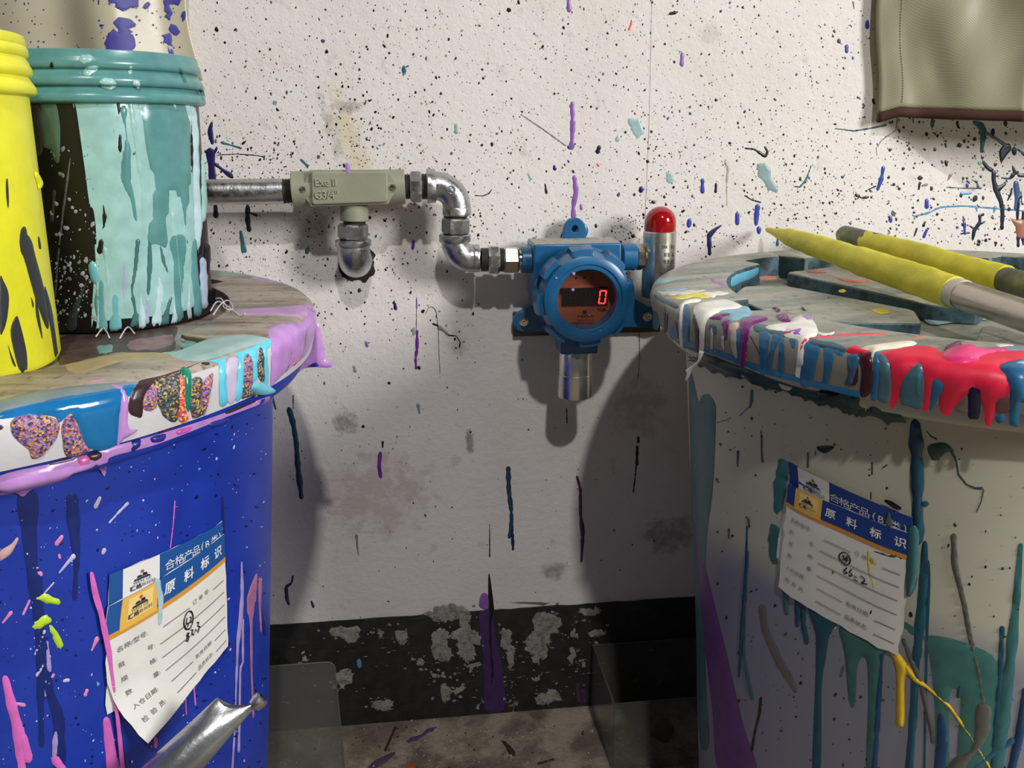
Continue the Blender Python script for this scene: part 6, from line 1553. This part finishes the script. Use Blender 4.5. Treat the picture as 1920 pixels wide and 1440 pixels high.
for k, pts, mt in (('B', [(775, -30, 40), (760, 130, 34), (740, 250, 30), (765, 400, 40), (745, 480, 34)], T_DARK), ('B', [(840, -30, 30), (840, 120, 40), (830, 280, 26)], T_DARK), ('B', [(890, -30, 16), (920, 100, 30), (945, 160, 16)], T_DARK), ('B', [(1000, -30, 120), (1000, 100, 90), (1000, 250, 70), (1000, 440, 60)], T_MID), ('B', [(1090, -30, 30), (1090, 160, 40), (1110, 300, 50), (1115, 415, 40)], T_MID), ('B', [(960, 290, 24), (940, 360, 34), (925, 460, 40)], T_DARK),
                   ('B', [(880, 120, 30), (900, 260, 60), (880, 440, 50)], T_ICE), ('B', [(790, 260, 16), (800, 400, 40), (800, 470, 40)], T_ICE), ('B', [(970, 300, 10), (985, 400, 30), (975, 450, 30)], T_ICE), ('B', [(1060, 200, 10), (1060, 330, 24), (1070, 420, 24)], T_ICE), ('A', [(750, 540, 40), (770, 700, 50), (800, 900, 50), (830, 1100, 46), (835, 1300, 40), (820, 1440, 30)], T_PALE), ('A', [(1110, 570, 40), (1135, 800, 30), (1140, 1100, 34), (1150, 1280, 50), (1145, 1440, 30)], T_ICE), ('A', [(1180, 900, 24), (1185, 1150, 30), (1180, 1280, 20)], T_PALE),
                   ('A', [(1075, 570, 30), (1095, 650, 30), (1100, 740, 14)], T_ICE), ('B', [(1140, 80, 30), (1145, 200, 40), (1150, 340, 36)], T_LAV), ('B', [(700, 100, 40), (700, 250, 60), (690, 320, 30)], T_LAV), ('B', [(830, 300, 30), (825, 430, 30)], T_LAV), ('B', [(650, 290, 60), (650, 470, 70)], paint((110, 178, 186), .25)), ('B', [(520, 110, 50), (540, 200, 54)], paint((110, 178, 186), .25)), ('B', [(570, 210, 50), (560, 320, 60), (580, 470, 50)], paint((96, 156, 160), .25)),
                   ('B', [(540, 0, 14), (550, 200, 22), (555, 400, 24), (550, 490, 20)], T_PALE), ('B', [(590, 20, 30), (605, 200, 30), (620, 300, 16)], T_PALE), ('A', [(770, 900, 30), (785, 880, 26)], T_DARK), ('A', [(650, 1170, 10), (680, 1110, 22), (688, 1080, 10)], T_DARK), ('A', [(660, 740, 20), (655, 790, 26), (660, 800, 20)], T_MID), ('A', [(860, 760, 20), (870, 820, 20)], T_PALE), ('A', [(1015, 570, 10), (1012, 610, 14), (1020, 655, 10)], T_ICE), ('A', [(935, 860, 8), (940, 900, 16)], T_PALE),
                   ('A', [(930, 1080, 5), (935, 1160, 8), (938, 1250, 5)], T_ICE), ('A', [(995, 1110, 8), (1000, 1240, 20), (1000, 1360, 14)], T_ICE), ('A', [(1060, 1250, 5), (1065, 1330, 14), (1068, 1400, 10)], T_ICE)): ts(k, pts, mt, .0021)
tp('A', [(200, 560), (260, 530), (320, 590), (345, 700), (350, 780), (345, 930), (320, 940), (290, 870), (250, 850), (245, 780), (225, 690), (235, 620)], paint((78, 104, 86), .3), .0008)
tp('A', [(150, 540), (200, 560), (235, 640), (225, 700), (250, 790), (240, 900), (190, 880), (150, 700)], paint((48, 46, 42), .35), .0005)
ts('A', [(308, 880, 14), (318, 900, 24), (330, 930, 14)], paint((170, 180, 50), .3), .0014)
ts('A', [(408, 920, 6), (385, 1090, 12), (365, 1240, 12), (345, 1420, 10)], paint((96, 98, 98), .3), .001, wob=.2); ts('B', [(330, 20, 14), (320, 150, 10), (310, 290, 14)], paint((74, 76, 74), .3), .0008); ts('A', [(300, 1280, 24), (310, 1180, 14), (315, 1110, 20)], paint((60, 60, 56), .3), .0006)
ts('B', [(485, 210, 6), (440, 310, 30), (410, 400, 50), (400, 460, 60)], paint((46, 56, 54), .3), .0006)
it = []
for _ in range(170):
    u, v = rng.uniform(95, 185), rng.uniform(260, 600)
    if rng.random() < .5: v = rng.uniform(470, 610)
    r = .8 + 3.2 * rng.random() ** 2.5; it.append((u, v, r, r * rng.uniform(1, 1.8), rng.normal(0, .5), int(rng.choice([0, 0, 1, 2])), .0006))
dots(TS, it, tbb, 'paint_speckle', [paint((150, 158, 160), .3), paint((110, 124, 122), .3), paint((160, 140, 160), .3)])
# drips on the threads
for pts, mt in (([(500, 420, 40), (530, 405, 50), (560, 395, 30)], T_PALE), ([(760, 390, 16), (755, 420, 26)], T_PALE), ([(790, 480, 40), (800, 500, 30)], T_ICE), ([(300, 365, 14), (300, 390, 26)], BLKP), ([(1050, 400, 14), (1060, 430, 20), (1075, 470, 20)], T_DARK), ([(600, 480, 60), (650, 490, 60)], T_PALE), ([(1180, 520, 40), (1190, 550, 40), (1185, 570, 20)], T_MID), ([(480, 345, 60), (520, 338, 40)], T_PALE)):
    stroke(TSR, cr('A', pts), mt, tbr, 'paint_drip', h=.0014)
# stringy dried threads at the foot of the bucket
m = MB(); strings = [[(400, 590), (415, 575), (428, 562), (436, 572), (430, 584), (420, 580), (418, 568)], [(395, 583), (410, 570), (440, 583), (450, 588), (460, 590)], [(405, 560), (415, 565), (425, 575)], [(180, 631), (195, 620), (205, 632)], [(225, 634), (240, 618), (252, 624)]]
for sg in strings:
    p3 = [fp(u, v, .553 if u < 300 else .5665) + np.array([0, 0, .002 * math.sin(i * 1.7)]) for i, (u, v) in enumerate(sg)]
    q3 = []
    for a, b, c_, d_ in zip([p3[0]] + p3[:-2], p3[:-1], p3[1:], p3[2:] + [p3[-1]]):
        for k in range(4):
            t_ = k / 4; q3.append(.5 * (2 * b + (c_ - a) * t_ + (2 * a - 5 * b + 4 * c_ - d_) * t_ * t_ + (-a + 3 * b - 3 * c_ + d_) * t_ ** 3))
    m = MB(); m.tube(q3 + [p3[-1]], .00055, 6); m.build('paint_thread', paint((206, 200, 208), .4), llid, 180)
# thin brown layer that makes the recess floor darker
blob(Plane('z', .5497), cr('B', [(340, 520), (540, 495), (730, 480), (960, 455), (1000, 470), (985, 520), (985, 575), (930, 598), (800, 600), (640, 603), (500, 635), (380, 668), (330, 660)]), paint((84, 66, 62), .45, .3), llid, 'paint_skin', .0003, .5)
blob(Plane('z', .5499), cr('B', [(720, 540), (860, 515), (970, 500), (960, 560), (860, 585), (740, 590)]), paint((150, 116, 120), .45, .25), llid, 'paint_skin', .0003, .8)
blob(Plane('z', .5499), cr('B', [(545, 570), (630, 560), (625, 600), (560, 605)]), paint((112, 158, 158), .45, .2), llid, 'paint_skin', .0003, .8)

YBk = (-.2925, -.3525)
t = NT('yellow_paint'); L_ = np.array(lin((240, 236, 48))); t.col(t.ramp(t.noise(60, 3), [(.3, tuple(L_ * .94)), (.7, tuple(np.minimum(L_ * 1.05, 1)))])); t.set(Roughness=.35); t.bump(t.noise(90, 4, .6), .35, .0015); YELP = t.m
yb_, ybb, ybr, YS, YSR = bucket('paint_bucket', 'bucket thickly coated in bright yellow paint, at the left edge', YBk, .5502, .0682, .0728, .0772, .1925, YELP, YELP)
C_DARKB = paint((52, 54, 58), .4)
for k, pts in (('B', [(0, 190), (20, 200), (50, 280), (42, 400), (20, 480), (0, 480)]), ('B', [(110, -20), (150, -60), (180, -20), (200, 60), (250, 250), (275, 420), (270, 470), (250, 440), (200, 300), (150, 120)]), ('B', [(60, 480), (90, 400), (110, 430), (150, 600), (150, 720), (110, 700), (80, 600)]), ('B', [(200, 290), (220, 380), (240, 520), (230, 500), (205, 400)]), ('B', [(250, 230), (290, 350), (320, 550), (330, 640), (315, 650), (290, 500)]), ('A', [(35, 1060), (45, 1040), (52, 1150), (48, 1210), (38, 1150)]), ('A', [(115, 1400), (125, 1330), (150, 1320), (165, 1400), (180, 1480), (130, 1480)]), ('A', [(222, 1380), (230, 1380), (240, 1440), (228, 1440)]), ('B', [(45, 560), (60, 600), (90, 680), (70, 660)]), ('B', [(175, 290), (190, 330), (185, 350)])):
    blob(YS, cr(k, pts), C_DARKB, ybb, 'bare_patch', .0003)
stroke(YS, cr('A', [(205, 1000, 14), (225, 1060, 24), (228, 1095, 14)]), YELP, ybb, 'paint_drip', h=.0035)

# ================================================================== POLES
t = NT('dull_yellow_paint'); L_ = np.array(lin((232, 222, 62))); t.col(t.ramp(t.noise(35, 4), [(.3, tuple(L_ * .8)), (.6, tuple(L_)), (.8, tuple(np.minimum(L_ * 1.12, 1)))])); t.set(Roughness=.55); t.bump(t.noise(130, 4, .5), .45, .002); DY = t.m
t = NT('olive_grime'); t.col(t.ramp(t.noise(40, 5, .6), [(.35, lin((70, 74, 58))), (.6, lin((112, 114, 84))), (.75, lin((168, 162, 70)))])); t.set(Roughness=.5); t.bump(t.noise(90, 4), .4, .001); OLIVE = t.m
DULLST = metal('dull_steel_tube', (196, 188, 178), .32, 40, .12, .12)
WHITEC = paint((206, 204, 190), .45, .08, .4)


def tube_piece(name, a, b, r, mat, parent, t0, t1, prof=None, amp=0, seed=0, n=28, seg=40, cap=True):
    a, b = Vector(a), Vector(b); d = b - a; L = d.length; pr = []; tt = np.linspace(t0, t1, seg)
    for q in tt: pr.append((max(r * (prof(q) if prof else 1), .0003), L * q))
    rr = np.random.default_rng(seed); ph = rr.uniform(0, 6, 8)
    f = (lambda r_, t_, an: r_ * (1 + amp * (math.sin(2 * an + ph[0]) * math.sin(t_ * 55 + ph[4]) * .6 + math.sin(3 * an + ph[1] + 2 * math.sin(t_ * 70)) * math.sin(t_ * 120 + ph[5]) * .5 + math.sin(5 * an + ph[3]) * math.sin(t_ * 260 + ph[2]) * .35))) if amp else None
    m = MB(); m.lathe(pr, a, d, n, rfun=f, caps=(cap, cap)); return m.build(name, mat, parent, 60)


p1a = Vector(at(1437, 430, .915)); p1b = Vector(at(1915, 590, .553)); dd = (p1b - p1a)
p1e = p1a + dd * 1.75
p1 = thing('stirring_pole', 'yellow paint-coated pole with bare steel end and pointed tip, on milky drum lid', 'pole', tuple(p1a))
L1 = dd.length * 1.75; k1 = .0102


def tq(u):  # parameter along the pole for an image column
    lo, hi = 0, 1
    for _ in range(40):
        mid = (lo + hi) / 2; q = np.array(p1a + (p1e - p1a) * mid) - CAM
        if 960 + FPX * (q @ CR) / (q @ CF) < u: lo = mid
        else: hi = mid
    return lo


tip = lambda q: np.interp(q, [0, .004, tq(1455), tq(1480), tq(1530)], [.12, .24, .42, .82, 1.06])
qa, qb, qc = tq(1610), tq(1790), tq(1806)
tube_piece('paint_coat', p1a, p1e, k1, DY, p1, 0, qb, lambda q: tip(q) * np.interp(q, [0, qa - .01, qa + .005, qb], [1, 1.0, 1.12, 1.08]), .05, 1, seg=110)
tube_piece('paint_collar', p1a, p1e, k1, WHITEC, p1, tq(1760), qc, lambda q: 1.05, .04, 2)
tube_piece('steel_tube', p1a, p1e, k1, DULLST, p1, tq(1700), 1, lambda q: .99, 0, 3)
p2a = Vector(at(1576, 438, .905)); p2b = Vector(at(1900, 528, .66)); p2e = p2a + (p2b - p2a) * 2.1
p2 = thing('stirring_pole', 'yellow and olive rounded pole lying behind the steel-ended one', 'pole', tuple(p2a))


def tq2(u):
    lo, hi = 0, 1
    for _ in range(40):
        mid = (lo + hi) / 2; q = np.array(p2a + (p2e - p2a) * mid) - CAM
        if 960 + FPX * (q @ CR) / (q @ CF) < u: lo = mid
        else: hi = mid
    return lo


rnd = lambda q: np.interp(q, [0, .004, .012, .02], [.55, .8, .95, 1])
tube_piece('pole_end', p2a, p2e, .0098, OLIVE, p2, 0, 1, rnd, .03, 4, seg=70)
tube_piece('paint_coat', p2a, p2e, .0098, DY, p2, tq2(1625), tq2(1885), lambda q: np.interp(q, [tq2(1625), tq2(1660), tq2(1885)], [1.005, 1.09, 1.10]), .05, 5, seg=90)

# ================================================================== LOW STEEL PIPE
tipp = Vector(at(447, 1312, .53)); pe = Vector(fp(447 - 122 * 13, 1312 + 128 * 13, .018)); d = pe - tipp; ln = d.length
sp_ = thing('steel_pipe', 'silver pipe with pinched end in front of the blue drum', 'pipe', tuple(pe))
t = NT('shiny_wrapped_metal'); t.col(t.ramp(t.noise(30, 4), [(.35, lin((150, 152, 154))), (.7, lin((196, 198, 198)))])); t.set(Roughness=.27, Metallic=.85); t.bump(t.noise(55, 4), .3, .003); TAPE = t.m
m = MB(); n = 36; dn = d.normalized(); side = dn.cross(Vector(CAM) - tipp).normalized()
if side.dot(Vector(CR)) < 0: side = -side
fr = side.cross(dn).normalized()
if fr.dot(Vector(CAM) - tipp) < 0: fr = -fr
u_ = .53 / FPX; vs = []
seg = [(0, 31, .16, 1), (.0015, 32, .2, 1), (.008, 33.5, .34, .92), (.018, 35, .55, .75), (.032, 38, .78, .5), (.05, 42, .93, .25), (.075, 45, 1, .08), (.11, 46.5, 1, 0), (.2, 47, 1, 0), (ln, 47, 1, 0)]
for (s, r, fl, shr) in seg:
    for k in range(n):
        a = 2 * PI * k / n; dip = .007 * max(0, 1 - s / .03) * math.cos(a * 1.0) ** 2
        vs.append(tipp + dn * (s - .70 * shr * r * u_ * math.cos(a) + .006 * max(0, 1 - s / .02) * (1 - math.cos(a) ** 2)) + side * (r * u_ * math.cos(a)) + fr * (r * u_ * fl * math.sin(a)))
m.add(vs, [(i * n + k, i * n + (k + 1) % n, (i + 1) * n + (k + 1) % n, (i + 1) * n + k) for i in range(len(seg) - 1) for k in range(n)] + [tuple(range((len(seg) - 1) * n, len(seg) * n)), tuple(range(n))[::-1]])
m.build('tube', TAPE, sp_, 60)
nz = tipp + side * (30 * u_) - dn * (.74 * 30 * u_)
m = MB(); m.lathe([(.0028, 0), (.0046, .0006), (.0050, .003), (.0042, .007)], nz - dn * .0035, d, 24, caps=(False, True)); m.build('nozzle', GALV, sp_, 60)

# ================================================================== CLEAR BINS
CLEAR = glass('smoky_clear_plastic', (.80, .80, .77), .1, .12)


nt = CLEAR.node_tree; src = nt.nodes['Mix Shader']; out_ = nt.nodes['Material Output']; df = nt.nodes.new('ShaderNodeBsdfDiffuse'); df.inputs[0].default_value = (.30, .30, .27, 1); mx2 = nt.nodes.new('ShaderNodeMixShader'); mx2.inputs[0].default_value = .14
nt.links.new(src.outputs[0], mx2.inputs[1]); nt.links.new(df.outputs[0], mx2.inputs[2]); nt.links.new(mx2.outputs[0], out_.inputs[0])


def bin_(name, label, x0, x1, y0, y1, h):
    th = thing(name, label, 'box', ((x0 + x1) / 2, (y0 + y1) / 2, 0)); w_ = .002
    def panel(nm, a, b):
        m = MB(); m.box(a, b); m.build(nm, CLEAR, th, 0)
    panel('back_panel', (x0, y1 - w_, .001), (x1, y1, h)); panel('front_panel', (x0, y0, .001), (x1, y0 + w_, h)); panel('side_panel', (x0, y0 + w_, .001), (x0 + w_, y1 - w_, h)); panel('side_panel', (x1 - w_, y0 + w_, .001), (x1, y1 - w_, h))
    LIP = plain('clear_edge', (84, 84, 78), .3)
    m = MB(); r = .0010
    m.tube([(x1, y0, h), (x1, y1 - .001, h), (x0, y1 - .001, h), (x0, y0, h)], r, 8); m.build('lip', LIP, th, 60); return th


b1 = bin_('clear_bin', 'smoky clear plastic bin beside the milky drum, on the floor', .1985, .325, -.118, -.004, .088)
pn = thing('clear_plastic_sheet', 'smoky clear plastic sheet with a rounded corner, standing beside the blue drum', 'plastic sheet', (-.17, -.098, 0))
tz = wp(560, 1246, -.098)[2]; xr_ = wp(634, 1340, -.098)[0]
m = MB(); m.prism([(-.245, .0005), (xr_ + .003, .0005)] + [(xr_ - .008 + .008 * math.cos(a), tz - .008 + .008 * math.sin(a)) for a in np.linspace(0, PI / 2, 7)] + [(-.245, tz)], -.096, -.0985); m.build('sheet', CLEAR, pn, 30)
m = MB(); m.tube([(xr_ + .003, -.0975, .001)] + [(xr_ - .008 + .008 * math.cos(a), -.0975, tz - .008 + .008 * math.sin(a)) for a in np.linspace(0, PI / 2, 7)] + [(-.245, -.0975, tz)], .0008, 8); m.build('lip', plain('clear_edge', (84, 84, 78), .3), pn, 60)
lump = thing('dirt_lump', 'dark rounded lump lying inside the bin by the milky drum', 'lump', tuple(fp(1240, 1375, 0)))
c = fp(1243, 1378, 0); m = MB(); vs = []; n = 20
for j in range(9):
    ph = j / 8 * PI / 2
    for k in range(n):
        a = 2 * PI * k / n; r = .013 * math.cos(ph) * (1 + .14 * math.sin(3 * a + j) + .06 * math.sin(7 * a)); vs.append((c[0] + r * math.cos(a), c[1] + r * math.sin(a) * .9, .022 * math.sin(ph)))
m.add(vs, [(j * n + k, j * n + (k + 1) % n, (j + 1) * n + (k + 1) % n, (j + 1) * n + k) for j in range(8) for k in range(n)]); t = NT('clotted_dirt'); t.col(t.ramp(t.noise(90, 4), [(.3, lin((34, 30, 26))), (.7, lin((66, 58, 50)))])); t.set(Roughness=.9); t.bump(t.noise(200, 4), .8, .003); m.build('clod', t.m, lump, 180)
